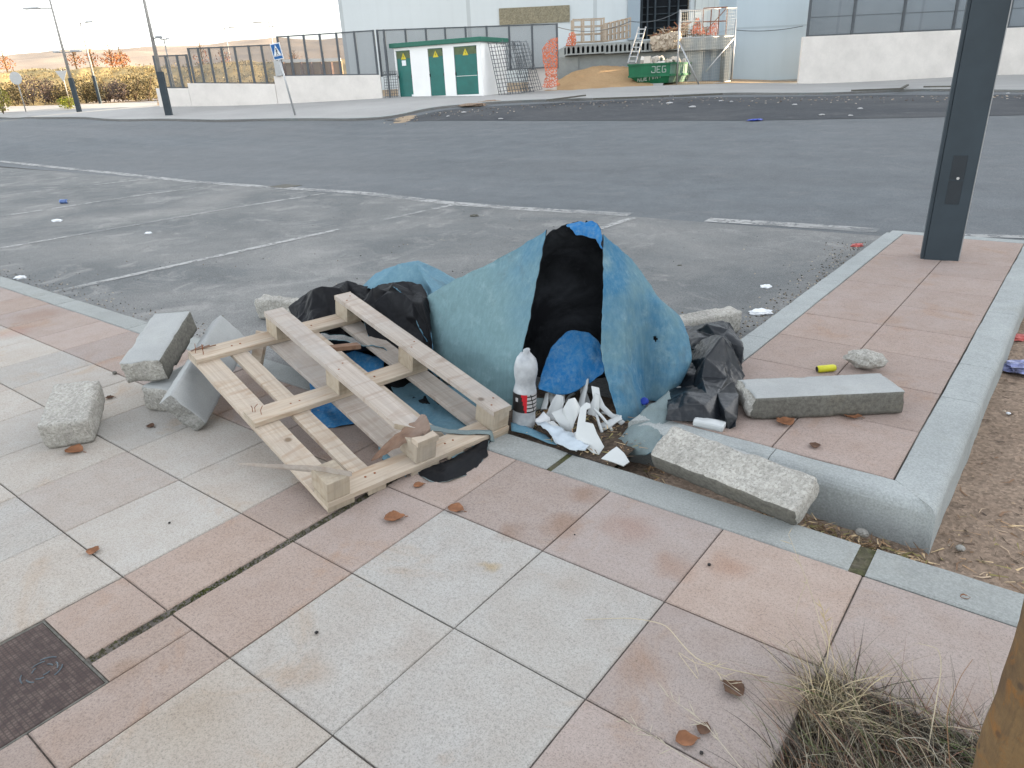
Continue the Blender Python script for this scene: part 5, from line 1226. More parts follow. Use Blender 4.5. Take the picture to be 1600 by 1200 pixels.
mb = MB(); a, b, c_, d_ = lat(780, 25, DF), lat(890, 20, DF), zD(785, 39, DF), zD(785, 13, DF); stbox(mb, a, b, DF - .06, DF - .005, c_, d_); stpart('bare_board_panel', mb, [M['brownp']], fac, fo)
# projecting bay
DB = 40.6
a, b = lat(1147, 60, DB), lat(1264, 60, DB)
mb = MB(); stbox(mb, a, b, DB, DF - .01, .6, 12.9); stpart('projecting_bay', mb, [M['facadeb']], fac, fo)
mb = MB(); stbox(mb, a - .05, b - .2, DB - .22, DB - .02, .2, zD(1200, 125.5, DB)); stpart('bay_plinth', mb, [M['kerbL']], fac, fo)
a2 = lat(1266, 20, 42.5)
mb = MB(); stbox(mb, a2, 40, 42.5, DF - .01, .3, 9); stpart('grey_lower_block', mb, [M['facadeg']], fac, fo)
# unseen block added beyond the frame; with the factory it shades this street end
wo_ = ST(41, -70, 0); wh = empty('sun_blocker', wo_, 'tall plain block added unseen beyond the frame to shade the street from the right', 'building', rot=(0, 0, ROTST))
mb = MB(); stbox(mb, 41, 60, -70, 40, 0, 16); stpart('wall', mb, [M['facade']], wh, wo_)
mb = MB(); stbox(mb, 40.8, 60.2, -70.2, 40.2, 16.01, 16.4); stpart('roof', mb, [M['steel']], wh, wo_)

# ---------------- walls and fences ----------------
M['mesh'] = m_mesh('grey welded mesh', (.16, .18, .20), 11, 11, .34, 0)
M['mesh'] = m_alpha('fine grey mesh', (.15, .165, .18), .55)
M['fpost'] = m_simple('fence post paint', (.085, .095, .105), .5, .1)
def quadwall(mb, P0, P1, z00, z10, z01, z11, th=.2, mat=0):   # from P0 to P1; bottoms z00,z10; tops z01,z11
    n = Vector((-(P1-P0).y, (P1-P0).x, 0)).normalized()
    if n.dot(FH) < 0: n = -n
    v = lambda P, z, o: Vector((P.x, P.y, z)) + n * o
    mb.hexa([v(P0,z00,0), v(P1,z10,0), v(P1,z10,th), v(P0,z00,th)], [v(P0,z01,0), v(P1,z11,0), v(P1,z11,th), v(P0,z01,th)], mat)
def seg_wall(name, segs, D, mat, label, cat='wall', th=.2, down=.5):
    mb = MB(); o0 = None
    for (x0, yb0, yt0, x1, yb1, yt1) in segs:
        P0, P1 = PD(x0, yb0, D), PD(x1, yb1, D); o0 = o0 or Vector((P0.x, P0.y, 0))
        quadwall(mb, P0, P1, P0.z - down, P1.z - down, zof(P0, yt0), zof(P1, yt1), th)
    o = mb.build(name, M[mat], loc=o0, bevel=.01); return tag(o, label, cat)
DW = 35.0
seg_wall('block_wall', [(250, 169, 138, 300, 167.2, 138), (300.2, 167.2, 130, 434, 162, 131)], DW, 'offwhite', 'low white block wall at the left under the lower mesh fence')
seg_wall('block_wall', [(434.5, 162, 119, 598, 155.5, 117)], DW, 'offwhite', 'higher white block wall left of the transformer kiosk')
seg_wall('block_wall', [(826, 146, 107, 870, 143, 106)], DW + .8, 'offwhite', 'short white wall section behind the orange netting')
def fence(label, D, posts, y_t, y_b, x0, x1, top2=None, pw_=.09, mesh=True, ends=None, low=None, group='mesh fences on the white walls'):
    # posts: picture columns of the post tops; y_t / y_b: functions of column giving rows of top and bottom
    Pb = PD(posts[0], y_t(posts[0]), D); o0 = Vector((Pb.x, Pb.y, Pb.z)); root = empty('mesh_fence', o0, label, 'fence', group)
    tops = [PD(x, y_t(x), D) for x in posts]; bots = []
    for T in tops: 
        c = 0; b_z = zof(T, y_b(T_px(T)));  bots.append(Vector((T.x, T.y, b_z)))
    for T, B in zip(tops, bots):
        mb = MB(); mb.bar(B - Vector((0,0,.03)), T + Vector((0,0,.03)), pw_, pw_, up=FH); mb.build('post', M['fpost'], parent=root, loc=o0)
    for i in range(len(tops) - 1):
        mb = MB(); g = FH * .02; mb.add([bots[i] + g, bots[i+1] + g, tops[i+1] + g, tops[i] + g], [(0,1,2,3)]); mb.build('mesh_panel', M['mesh'], parent=root, loc=o0)
        mb = MB(); mb.bar(tops[i], tops[i+1], .05); mb.build('rail', M['fpost'], parent=root, loc=o0)
        mb = MB(); mb.bar(bots[i] + Vector((0,0,.04)), bots[i+1] + Vector((0,0,.04)), .04); mb.build('rail', M['fpost'], parent=root, loc=o0)
    return root
def T_px(T):
    d = T - CAMP; return 800 + FPX * d.dot(RV) / d.dot(WV)
def li(x, x0, y0, x1, y1): return y0 + (y1 - y0) * (x - x0) / (x1 - x0)
fence('lowest mesh fence at the far left end of the white wall', DW + .1, [240, 258, 276, 291], lambda x: li(x, 240, 88, 291, 86), lambda x: 138.2, 0, 0)
fence('middle mesh fence left of the pedestrian crossing sign', DW + .1, [294, 309, 326, 345.5, 366, 388, 408, 429], lambda x: li(x, 294, 76, 430, 70), lambda x: 131, 0, 0)
fence('highest mesh fence between crossing sign and transformer kiosk', DW + .1, [433, 450, 474, 499, 525, 553, 583], lambda x: li(x, 433, 57.5, 588, 47.5), lambda x: li(x, 433, 119.3, 598, 117.3), 0, 0)
fence('mesh fence running behind the transformer kiosk', DW + .6, [589, 599.5, 633, 665, 695, 727, 760, 795, 831, 870], lambda x: li(x, 588, 47.5, 870, 37.5), lambda x: li(x, 588, 119, 870, 106), 0, 0)
P = PD(610, 155, DW); mb = MB(); mb.bar(P, Vector((P.x, P.y, zof(P, 60))), .09, .09, up=FH); tag(mb.build('gate_post', M['fpost'], loc=P), 'dark gate post standing left of the transformer kiosk', 'post')
P0, P1 = PD(431, 119, DW - .1), PD(441, 118, DW - .1); mb = MB(); quadwall(mb, P0, P1, P0.z, P1.z, zof(P0, 95), zof(P1, 95), .25); tag(mb.build('meter_box', M['steel'], loc=P0), 'narrow grey metal box on the wall below the crossing sign', 'meter box')
# right hand wall with fence
seg_wall('block_wall', [(1247, 134, 57.5, 1640, 116.5, 40)], 38, 'offwhite', 'tall white painted block wall on the right across the road')
PR1 = [PD(x, 50, 38.1) for x in (1262, 1331, 1408, 1488, 1572, 1640)]
root = empty('mesh_fence', PR1[0], 'tall dark mesh fence on top of the right white wall', 'fence', 'mesh fences on the white walls')
ys = [58, 54.5, 51, 47.5, 43.8, 41]
B_ = [Vector((p.x, p.y, zof(p, y))) for p, y in zip(PR1, ys)]; T_ = [b + Vector((0, 0, 2.6)) for b in B_]
for b, t_ in zip(B_, T_): mb = MB(); mb.bar(b, t_, .11, .11, up=FH); mb.build('post', M['fpost'], parent=root, loc=PR1[0])
for i in range(5):
    mb = MB(); g = FH * .02; mb.add([B_[i] + g, B_[i+1] + g, T_[i+1] + g, T_[i] + g], [(0,1,2,3)]); mb.build('mesh_panel', M['mesh'], parent=root, loc=PR1[0])
    for zz in (.05, .85, 1.75, 2.58): mb = MB(); mb.bar(B_[i] + Vector((0,0,zz)), B_[i+1] + Vector((0,0,zz)), .05 if zz != .85 else .025); mb.build('rail', M['fpost'], parent=root, loc=PR1[0])

# ---------------- transformer kiosk ----------------
M['green'] = m_simple('green door paint', (.006, .115, .10), .45, .15, 2, 0, .4); M['greenroof'] = m_simple('dark green roof trim', (.02, .12, .085), .5, .1)
M['doorworn'] = m_simple('faded green paint', (.09, .12, .06), .6, .2); M['yellow'] = m_simple('warning yellow', (.55, .45, .03), .5); M['ink'] = m_simple('black print', (.02, .02, .02), .6)
A = PD(623, 155.5, 35.2); B = PD(755, 151, 33.2); A.z = B.z = (A.z + B.z) / 2; zb = min(A.z, B.z) - .02
ex = (B - A); ex.z = 0; KW = ex.length; ex.normalize(); ey = Vector((-ex.y, ex.x, 0)); 
if ey.dot(FH) < 0: ey = -ey
KH = zof(B, 65.0) - zb
kio = empty('transformer_kiosk', Vector((A.x, A.y, zb)), 'white electrical transformer kiosk with three green doors and green roof edge', 'transformer kiosk', rot=(0, 0, math.atan2(ex.y, ex.x)))
dd = [(.02, .19), (.40, .575), (.70, .955)]; dt, db = .945 * KH, .055 * KH
mb = MB(); edges = [0]; 
for a, b in dd: edges += [a * KW, b * KW]
edges.append(KW)
for i in range(len(edges) - 1):
    if i % 2 == 0: mb.box((edges[i], 0, -.5), (edges[i+1], .12, KH))
    else: mb.box((edges[i], 0, -.5), (edges[i+1], .12, db)); mb.box((edges[i], 0, dt), (edges[i+1], .12, KH))
mb.box((0, .121, -.5), (KW, 2.4, KH)); mb.build('wall', M['white'], parent=kio)
mb = MB(); mb.box((-.15, -.15, KH + .002), (KW + .12, 2.5, KH + .19)); mb.build('roof', M['greenroof'], parent=kio, bevel=.02)
for i, (a, b) in enumerate(dd):
    mb = MB(); mb.box((a*KW + .01, .03, db + .01), (b*KW - .01, .075, dt - .01)); d_ = mb.build('door', M['green'], parent=kio, bevel=.008)
    mb = MB(); mb.box((a*KW + .02, .024, dt - .32), (b*KW - .02, .0285, dt - .03)); mb.build('louvre', M['doorworn'], parent=d_)
    for (x, zc) in ((b*KW - .02, .45), (b*KW - .02, .9), (a*KW + .02, .45)):
        mb = MB(); mb.box((x - .025, .005, KH*zc - .06), (x + .025, .03, KH*zc + .06)); mb.build('hinge', M['ink'], parent=d_)
    cx = (a + b) / 2 * KW; s_ = .14
    mb = MB(); mb.add([(cx - s_, .018, dt - .36), (cx + s_, .018, dt - .36), (cx, .018, dt - .36 + s_*1.9), (cx - s_, .024, dt - .36), (cx + s_, .024, dt - .36), (cx, .024, dt - .36 + s_*1.9)], [(0,1,2), (5,4,3), (0,3,4,1), (1,4,5,2), (2,5,3,0)]); sg = mb.build('warning_sign', M['yellow'], parent=d_)
    mb = MB(); z0_ = dt - .31; mb.add([(cx + .01, .014, z0_ + .14), (cx - .03, .014, z0_ + .06), (cx + .005, .014, z0_ + .06), (cx - .01, .014, z0_), (cx + .035, .014, z0_ + .08), (cx + .0, .014, z0_ + .08)], [(0,1,2,5), (2,3,4)]); mb.build('lightning_symbol', M['ink'], parent=sg)
mb = MB(); cx = .105 * KW; mb.box((cx - .11, .02, dt - .62), (cx + .11, .026, dt - .40)); mb.build('notice', M['paper'], parent=kio)
mb = MB(); mb.box((.17*KW - .02, .02, db + .02), (.17*KW + .10, .026, db + .10)); mb.build('notice', M['paper'], parent=kio)
mb = MB(); mb.box((.71*KW, .02, .40*KH), (.945*KW, .028, .408*KH)); mb.build('door_bar', M['tin'], parent=kio)

# ---------------- pedestrian crossing sign ----------------
sb = PD(462, 183, 28); zt_ = zof(sb, 66); zb_ = zof(sb, 92)
sg = empty('crossing_sign', sb, 'blue pedestrian crossing sign on a leaning grey pole across the road', 'road sign', rot=(0, rad(-7.6), ROTST))
mb = MB(); mb.tube([(0, 0, -.1), (0, 0, zt_ - sb.z - .03)], .035, 10); mb.build('pole', M['steel'], parent=sg, smooth=True)
M['signblue'] = m_simple('sign blue', (.01, .10, .30), .4, .05); hgt_ = zt_ - zb_; w_ = hgt_ * .66; z0_ = zb_ - sb.z
mb = MB(); mb.box((-w_/2, -.07, z0_), (w_/2, -.045, z0_ + hgt_)); pn = mb.build('sign_panel', M['paper'], parent=sg, bevel=.01)
mb = MB(); mb.box((-w_/2 + .025, -.075, z0_ + .03), (w_/2 - .025, -.0705, z0_ + hgt_ - .03)); mb.build('blue_field', M['signblue'], parent=pn)
mb = MB(); mb.add([(-w_*.40, -.079, z0_ + hgt_*.22), (w_*.40, -.079, z0_ + hgt_*.22), (0, -.079, z0_ + hgt_*.90)], [(0,1,2)]); mb.build('white_triangle', M['paper'], parent=pn)
mb = MB(); q = hgt_; zc = z0_ + hgt_*.24
mb.lathe([(0, 0), (.03*q/.66, 0)], 10, Matrix.Translation((.0, -.083, zc + q*.42)) @ Matrix.Rotation(pi/2, 4, 'X'))
for (x0, y0, x1, y1, ww) in ((0, .38, .0, .20, .06), (0, .22, -.07, .04, .035), (0, .22, .06, .05, .035), (0, .36, -.07, .24, .025), (0, .36, .08, .26, .025)): mb.bar((x0*q, -.083, zc + y0*q), (x1*q, -.083, zc + y1*q), ww*q, .002, up=(0, 1, 0))
for k in (-.18, -.09, 0, .09, .18): mb.box((k*q - .02*q, -.0835, zc + .0*q), (k*q + .02*q, -.0825, zc + .035*q))
mb.build('walking_figure', M['ink'], parent=pn)

# ---------------- street lamps ----------------
def lamp(base, D, y_dark, y_top, r, arms, label, darkw=.2):
    B = PD(base[0], base[1], D); root = empty('street_lamp', B, label, 'street lamp', 'slender street lamps beyond the road', rot=(0, 0, ROTST))
    zd = zof(B, y_dark) - B.z; ztp = zof(B, y_top) - B.z
    mb = MB(); mb.box((-darkw/2, -darkw*.35, -.1), (darkw/2, darkw*.35, zd)); mb.build('dark_base', M['post'], parent=root, bevel=.01)
    mb = MB(); mb.tube([(0, 0, zd), (0, 0, ztp)], [r, r * .6], 10); mb.build('pole', M['lamp'], parent=root, smooth=True)
    for (ya, dx) in arms:
        za = zof(B, ya) - B.z; L = dx / FPX * D; mb = MB(); mb.bar((0, 0, za), (L * .5, 0, za + .01), .05, .05); ar = mb.build('arm', M['lamp'], parent=root)
        mb = MB(); mb.box((min(L*.45, L), -.14, za + .0), (max(L*.45, L), .14, za + .09)); mb.build('lamp_head', M['steel'], parent=ar, bevel=.02)
    return root
lamp((265, 183), 32, 112, -70, .085, [(60, 13)], 'nearest street lamp with black foot at the end of the white wall', .26)
lamp((125, 178), 40, 122, -2, .08, [(13, -38), (82, -13), (82, 24)], 'street lamp with black foot and two side arms left of the white wall', .22)
lamp((157, 162), 52, 118, 22, .07, [(36, 20)], 'paler sunlit street lamp standing on the bright path', .18)
lamp((275, 150), 48, 140, 60, .06, [(62, 8), (62, -5)], 'thin dark post with two small heads behind the left mesh fence', .1)
lamp((368, 140), 72, 136, 33, .07, [(44, 16)], 'faint street lamp seen through the middle mesh fence', .15)
lamp((434, 120), 66, 116, 22, .07, [(35, -22), (42, 8)], 'faint street lamp rising behind the crossing sign', .15)
def back_sign(base, D, ytop, kind, label, s=.35):
    B = PD(base[0], base[1], D); root = empty('road_sign', B, label, 'road sign', rot=(0, 0, ROTST)); z = zof(B, ytop) - B.z
    mb = MB(); mb.tube([(0, 0, -.1), (0, 0, z)], .035, 8); mb.build('pole', M['lamp'], parent=root, smooth=True)
    mb = MB()
    if kind == 'round': mb.lathe([(0, 0), (s, 0), (s, .03), (0, .03)], 20, Matrix.Translation((0, -.04, z - s)) @ Matrix.Rotation(pi/2, 4, 'X'))
    else: mb.add([(-s, -.04, z - .1), (s, -.04, z - .1), (0, -.04, z - .1 - s*1.8), (-s, -.06, z - .1), (s, -.06, z - .1), (0, -.06, z - .1 - s*1.8)], [(2,1,0), (3,4,5), (0,1,4,3), (1,2,5,4), (2,0,3,5)])
    mb.build('sign_plate', M['steel'], parent=root); return root
back_sign((40, 172), 46, 112, 'round', 'round road sign seen from behind at the far left')
back_sign((109, 160), 54, 108, 'tri', 'triangular road sign seen from behind in the sunlight', .4)
back_sign((11, 175), 50, 138, 'round', 'low thin pole half hidden by green bush at the left edge', .05)

# ---------------- embankment, hills, shrubs, saplings ----------------
M['bank'] = m_sand('sunlit earth bank', (.30, .235, .12), (.38, .30, .16), (.20, .155, .085), .12)
def hsheet(name, rows, mat, amp, f, nu=160, nv=30):
    P = cr_grid(rows, nu, nv); mb = MB(); mb.grid([[p + Vector((0, 0, amp * (mn.noise(p * f) + .5 * mn.noise(p * f * 2.6)))) for p in r] for r in P]); return st(mb.build(name, M[mat], smooth=True))
px_ = [-160, -60, 40, 140, 245, 330, 430, 545]
foot = [PD(x, li(x, 0, 166.5, 250, 156), 56) for x in px_]; top = [PD(x, li(x, 0, 113, 250, 103.5), 63) for x in px_]
mid = [a.lerp(b, .5) + Vector((0, 0, .45)) for a, b in zip(foot, top)]; bk = [t_ + FH * 14 + Vector((0, 0, -1.5)) for t_ in top]
hsheet('embankment', [foot, mid, top, bk], 'bank', .28, .35)
M['hill'] = m_sand('far hillside', (.27, .225, .19), (.33, .28, .235), (.20, .17, .145), .004)
hx = [-500, -200, 20, 100, 169, 246, 310, 371, 439, 480, 525, 600]; hy = [100, 95, 88.5, 82, 79, 77, 73, 69, 63, 64, 63, 60]
r0 = [PD(x, 150 - x * .05, 350) for x in hx]; r1 = [PD(x, lerp(y, 152 - x * .049, .55), 700) for x, y in zip(hx, hy)]; r2 = [PD(x, y + 6, 1150) for x, y in zip(hx, hy)]; r3 = [PD(x, y, 1500) for x, y in zip(hx, hy)]; r4 = [p + FH * 300 - Vector((0, 0, 60)) for p in r3]
r0 = [Vector((p.x, p.y, -2)) for p in r0]
hsheet('hills', [r0, r1, r2, r3, r4], 'hill', 4.0, .01, 200, 60)
tl = NT('foliage'); fm = tl.fin(tl.attr('tint'), .85, spec=.15)
def clumps(mb, c, r, n, s, cols, rr, flat=1.0, shell=.3):
    for i in range(n):
        while True:
            q = Vector((rr.uniform(-1, 1), rr.uniform(-1, 1), rr.uniform(-1, 1)))
            if q.length < 1 and rr.random() < q.length + shell: break
        if mn.noise(q * 2.3 + c) < -.22: continue
        p = c + Vector((q.x * r[0], q.y * r[1], q.z * r[2])); a = Vector((rr.uniform(-1,1), rr.uniform(-1,1), rr.uniform(-1,1))).normalized(); b = a.orthogonal().normalized(); k = s * rr.uniform(.5, 1.3); col = rr.choice(cols); v = rr.uniform(.75, 1.2)
        mb.add([p - a*k, p + b*k*.6, p + a*k, p - b*k*.6], [(0,1,2,3)], 0, tuple(x*v for x in col))
def shrub(px, py, D, w, h, cols, label, seed, n=900, s=.07, group='shrubs along the foot of the earth bank', parts=False):
    B = PD(px, py, D); rr = random.Random(seed); mb = MB()
    for k in range(4): clumps(mb, Vector((rr.uniform(-.5, .5) * w, rr.uniform(-.3, .3), h * rr.uniform(.3, .6))), (w * .5, .5, h * .45), n // 4, s, cols, rr)
    for k in range(9): a = rr.uniform(0, 6.3); mb.tube([(0, 0, -.1), (cos(a)*w*.25, sin(a)*.2, h*.4), (cos(a)*w*.45, sin(a)*.35, h*.8)], [.02, .012, .005], 4, col=(.10, .07, .05))
    o = mb.build('shrub', fm); o.location = B; return tag(o, label, 'shrub', group)
olive = [(.09, .075, .035), (.13, .105, .05), (.06, .05, .03), (.18, .14, .07)]; greyp = [(.10, .08, .075), (.15, .11, .09), (.06, .05, .05)]
ysh = lambda x: li(x, 0, 163, 250, 154.5)
SH = [(-5, 1.6, 1.6, 'bushy olive shrub cut by the left edge'), (28, 2.2, 1.5, 'dark shrub behind the round sign pole'), (52, 2.4, 1.9, 'wide dark shrub with pale litter between two signs'), (76, 2.0, 1.7, 'dark shrub just left of the triangular sign'), (95, 1.8, 1.3, 'low shrub directly below the triangular sign'), (135, 2.0, 1.6, 'dense shrub right of the second street lamp'), (150, 1.6, 1.3, 'small shrub touching the sunlit lamp foot'), (172, 2.2, 1.6, 'purplish shrub right of the sunlit lamp'), (192, 2.2, 1.3, 'low pinkish shrub in the middle of the bank foot'), (212, 2.0, 1.7, 'olive shrub near the right end of the bank foot'), (232, 2.0, 1.8, 'last shrub before the white wall')]
for i, (x, w, h, lb) in enumerate(SH): shrub(x, ysh(x), 55.2, w, h, greyp if i in (2, 3, 7, 8) else olive, lb, i + 50)
shrub(110, 167.5, 49, .9, .75, [(.20, .22, .03), (.27, .28, .05), (.14, .17, .03)], 'small bright yellow green bush beside the second street lamp', 71, 900, .05, None)
shrub(5, 175, 46, 1.2, 1.6, [(.24, .22, .04), (.18, .17, .04), (.30, .26, .07)], 'yellow green bush at the left edge of the bright path', 72, 1100, .06, None)
# tufts over the bank as dry vegetation
mb = MB(); rr = random.Random(9); 
for i in range(420):
    u = rr.random(); v = rr.random() * .95; x = lerp(-60, 440, u); k = (x - px_[0]) / (px_[-1] - px_[0]); f_ = PD(x, li(x, 0, 166.5, 250, 156), 56); t_ = PD(x, li(x, 0, 113, 250, 103.5), 63); m_ = f_.lerp(t_, v) + Vector((0, 0, .9 * v * (1 - v) * 2))
    clumps(mb, m_, (.5, .5, .28), 34, .07, [(.33, .255, .13), (.27, .21, .11), (.38, .30, .16), (.22, .175, .09)], rr)
tag(mb.build('dry_scrub', fm), kind='stuff')
def sapling(px, yb, D, ytop, label, seed, leaf_n=260, w=.9):
    B = PD(px, yb, D); H = zof(B, ytop) - B.z; rr = random.Random(seed); root = empty('sapling', B, label, 'tree', 'bare saplings along the top of the bank')
    mb = MB(); mb.tube([(0, 0, -.3), (.02, 0, H*.4), (-.02, .02, H*.75), (0, 0, H)], [.07, .05, .03, .012], 7)
    for k in range(22):
        z = H * rr.uniform(.25, .92); a = rr.uniform(0, 6.3); L = w * (1.1 - z / H) * rr.uniform(.5, 1); mb.tube([(0, 0, z), (cos(a)*L*.5, sin(a)*L*.5, z + L*.35), (cos(a)*L, sin(a)*L, z + L*.9)], [.025, .015, .006], 4)
    mb.build('trunk', M['rust'] if False else bark, parent=root)
    mb = MB(); clumps(mb, Vector((0, 0, H*.38)), (w*.8, w*.8, H*.32), leaf_n, .07, [(.38, .15, .06), (.45, .20, .08), (.30, .12, .06)], rr); mb.build('crown', fm, parent=root)
for i, (x, yb, yt, lb, n) in enumerate([(12, 113, 78, 'sapling standing alone at the far left on the bank', 200), (120, 108, 73, 'thin sapling between the two arms of the second lamp', 160), (147, 107, 70, 'pale thin sapling right of the second lamp', 160), (177, 107, 68, 'leafy orange sapling left of its twin on the bank', 420), (192, 106, 71, 'leafy orange sapling right of its twin on the bank', 420), (318, 103, 66, 'bare sapling behind the middle fence at its left part', 120), (352, 102, 72, 'bare sapling in the centre of the middle fence', 120), (462, 102, 78, 'bare sapling behind the highest fence near the crossing sign', 60)]):
    sapling(x, yb, 62, yt, lb, i + 5, n)
# sunlit boundary wall beyond the fence
M['tan'] = m_concrete('tan plaster', (.36, .26, .16), .2, .3, 20, .1); 
P0, P1 = PD(436, 122, 54), PD(536, 119, 54)
bwl = empty('yard_wall', P0, 'sunlit tan yard wall seen through the highest mesh fence', 'wall')
mb = MB(); quadwall(mb, P0, P1, P0.z - 1, P1.z - 1, zof(P0, 99), zof(P1, 96), .3); mb.build('wall_face', M['tan'], parent=bwl, loc=P0)
mb = MB(); a_, b_ = P0 - FH * .1, P1 - FH * .1; mb.bar(Vector((a_.x, a_.y, zof(P0, 96))), Vector((b_.x, b_.y, zof(P1, 93))), .25, .2); mb.build('coping', M['white'], parent=bwl, loc=P0)
for x in (446, 459, 474, 489, 505, 520): a_ = PD(x, 118, 53.7); mb = MB(); mb.bar(Vector((a_.x, a_.y, a_.z - .3)), Vector((a_.x, a_.y, zof(a_, 97))), .16); mb.build('pillar', M['woodbreak'], parent=bwl, loc=P0)

# ---------------- building yard ----------------
DP = 38.6
def pdz(x, y, D=DP): return PD(x, y, D)
# retaining wall and loading platform
lw = [lat(870, 110, DP), lat(1095, 100, DP)]
mb = MB(); P0, P1, P2 = pdz(870, 140), pdz(904, 140), pdz(1096, 128)
quadwall(mb, P0, P1, P0.z - .5, P1.z - .5, zof(P0, 90.5), zof(P1, 87.5), .4)
quadwall(mb, P1 + RH*.01 + FH*.06, P2, P1.z - .5, P2.z - .5, zof(P1, 86.5), zof(P2, 78.5), .4)
tag(mb.build('retaining_wall', M['kerbL'], loc=P0), 'bare grey concrete retaining wall behind the sand pile', 'wall')
def hslab(x0, x1, n, label, yt0, yt1, yb0, yb1, seed):
    A0, A1 = pdz(x0, (yt0 + yb0) / 2, DP - .35), pdz(x1, (yt1 + yb1) / 2, DP - .35); L = (A1 - A0).length; mb = MB(); z0, z1 = zof(A0, yb0), zof(A0, yt0); d = (A1 - A0); d.z = 0; d.normalize(); P = lambda s, z, o: Vector((A0.x, A0.y, z + (zof(A1, yt1) - z1) * s / L)) + d * s + FH * o
    def bx(s0, s1, za, zb, o0, o1, m): mb.hexa([P(s0,za,o0), P(s1,za,o0), P(s1,za,o1), P(s0,za,o1)], [P(s0,zb,o0), P(s1,zb,o0), P(s1,zb,o1), P(s0,zb,o1)], m)
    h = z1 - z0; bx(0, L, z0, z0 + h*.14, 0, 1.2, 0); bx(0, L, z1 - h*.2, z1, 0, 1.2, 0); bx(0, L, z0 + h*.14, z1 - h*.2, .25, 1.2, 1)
    p = L / n
    for k in range(n + 1):
        s = k * p; bx(max(0, s - p*.22), min(L, s + p*.22), z0 + h*.14, z1 - h*.2, .002, .249, 0)
        if k < n:   # arched shoulders
            for sg_, e in ((1, s + p*.22), (-1, s + p*.78)):
                bx(min(e, e + sg_*p*.14), max(e, e + sg_*p*.14), z1 - h*.30, z1 - h*.2, .004, .248, 0)
    return tag(mb.build('hollow_core_slab', [M['kerbL'], M['void']], loc=A0), label, 'concrete slab', 'hollow core slabs at the edge of the loading platform')
hslab(885, 945, 8, 'leftmost hollow concrete slab under the wooden crates', 70.5, 67, 86.5, 84.2, 1)
hslab(945.5, 1001, 8, 'middle hollow concrete slab behind the ladder', 67, 63.5, 84, 81.5, 2)
hslab(1001.5, 1059, 8, 'right hollow concrete slab above the skip', 63.5, 60, 81.3, 78.8, 3)
mb = MB(); a, b = lat(885, 70, DP), lat(1146, 60, DP); zt0 = zof(pdz(960, 70), 67.5); stbox(mb, a, b, DP + .9, DF - .3, .3, zt0)
o = mb.build('loading_platform', M['kerbL'], loc=ST(a, DP, 0)); tag(o, 'raised concrete loading platform in front of the dark doorway', 'platform')
mb = MB(); a, b = lat(1061, 65, DP - .3), lat(1143, 62, DP - .3); q = pdz(1100, 60, DP - .3); stbox(mb, a, b, DP - .3, DP + .85, zof(q, 78), zof(q, 56.5)); stbox(mb, b - .25, b, DP - .25, DP + .8, .5, zof(q, 78) - .01)
tag(mb.build('concrete_ramp_edge', M['kerb'], loc=ST(a, DP, 0)), 'wide grey concrete beam over the dark gap right of the skip', 'concrete beam')
mb = MB(); a, b = lat(1094, 100, DP + .6), lat(1141, 100, DP + .6); stbox(mb, a, b, DP + .5, DP + .85, .6, zof(q, 77)); tag(mb.build('shade_panel', M['facadeg'], loc=ST(a, DP, 0)), 'grey panel standing in for the shaded opening under the concrete beam', 'panel')  # flat grey panel put where the opening under the beam lies in shade
# sand pile
fr = [G(770, 151.5), G(807, 151.5), G(850, 148), G(900, 144.5), G(950, 141), G(1000, 137.5), G(1025, 136)]
md_ = [PD(785, 149.5, 36.5), PD(815, 145, 36.6), PD(852, 138, 36.7), PD(900, 128, 36.8), PD(945, 122, 36.8), PD(985, 121, 36.8), PD(1015, 124, 36.8)]
tp_ = [PD(800, 149, 37.8), PD(825, 144, 37.8), PD(855, 133, 37.9), PD(893, 114, 38.1), PD(930, 104, 38.2), PD(975, 104, 38.2), PD(1010, 108, 38.2)]
P = cr_grid([[p - Vector((0,0,.08)) for p in fr], md_, tp_], 70, 26); mb = MB(); mb.grid([[p + Vector((0,0,.06 * mn.noise(p * 1.5) + .03 * mn.noise(p * 5))) for p in r] for r in P])
M['pile'] = m_sand('piled sand', (.34, .225, .125), (.42, .29, .165), (.22, .14, .08), .4)
tag(mb.build('sand_pile', M['pile'], smooth=True, loc=fr[3]), 'brown sand pile sloping down left of the green skip', 'sand pile')
# skip
M['skipg'] = m_simple('skip green paint', (.012, .12, .055), .5, .3, 1.5); M['skipf'] = m_simple('faded skip green', (.09, .17, .13), .6, .25, 1.5); M['chalk'] = m_simple('white spray paint', (.30, .36, .32), .7)
S0 = PD(995, 136, 36.0); th = rad(28); sx = (RH * cos(th) * 1 - FH * sin(th) * 0); sx = RH; 
sk = empty('skip', S0, 'green rubbish skip with white graffiti, filled with debris, beside the sand pile', 'skip', rot=(0, 0, ROTST - rad(4)))
u = 36 / FPX; W0, W1, W2 = -14*u, 48*u, 0; Hs = zof(S0, 100) - S0.z; Hm = zof(S0, 119.5) - S0.z; Lk, sh = 3.0, 1.55
fbot = [(.0, 0, .14), (43*u, 0, .14)]; 
def tr3(x, y, z): return Vector((x + y / Lk * sh, y, z))
bt = [tr3(2*u, .25, .12), tr3(42*u, .25, .12), tr3(42*u, Lk - .3, .12), tr3(2*u, Lk - .3, .12)]
mm = [tr3(-12*u, .03, Hm), tr3(46*u, .03, Hm), tr3(46*u, Lk, Hm), tr3(-12*u, Lk, Hm)]; tt = [tr3(-13*u, 0, Hs), tr3(47*u, 0, Hs), tr3(47*u, Lk, Hs), tr3(-13*u, Lk, Hs)]
inn = [tr3(-11.5*u, .06, Hs), tr3(45.5*u, .06, Hs), tr3(45.5*u, Lk - .06, Hs), tr3(-11.5*u, Lk - .06, Hs)]; inb = [v - Vector((0, 0, .35)) for v in inn]
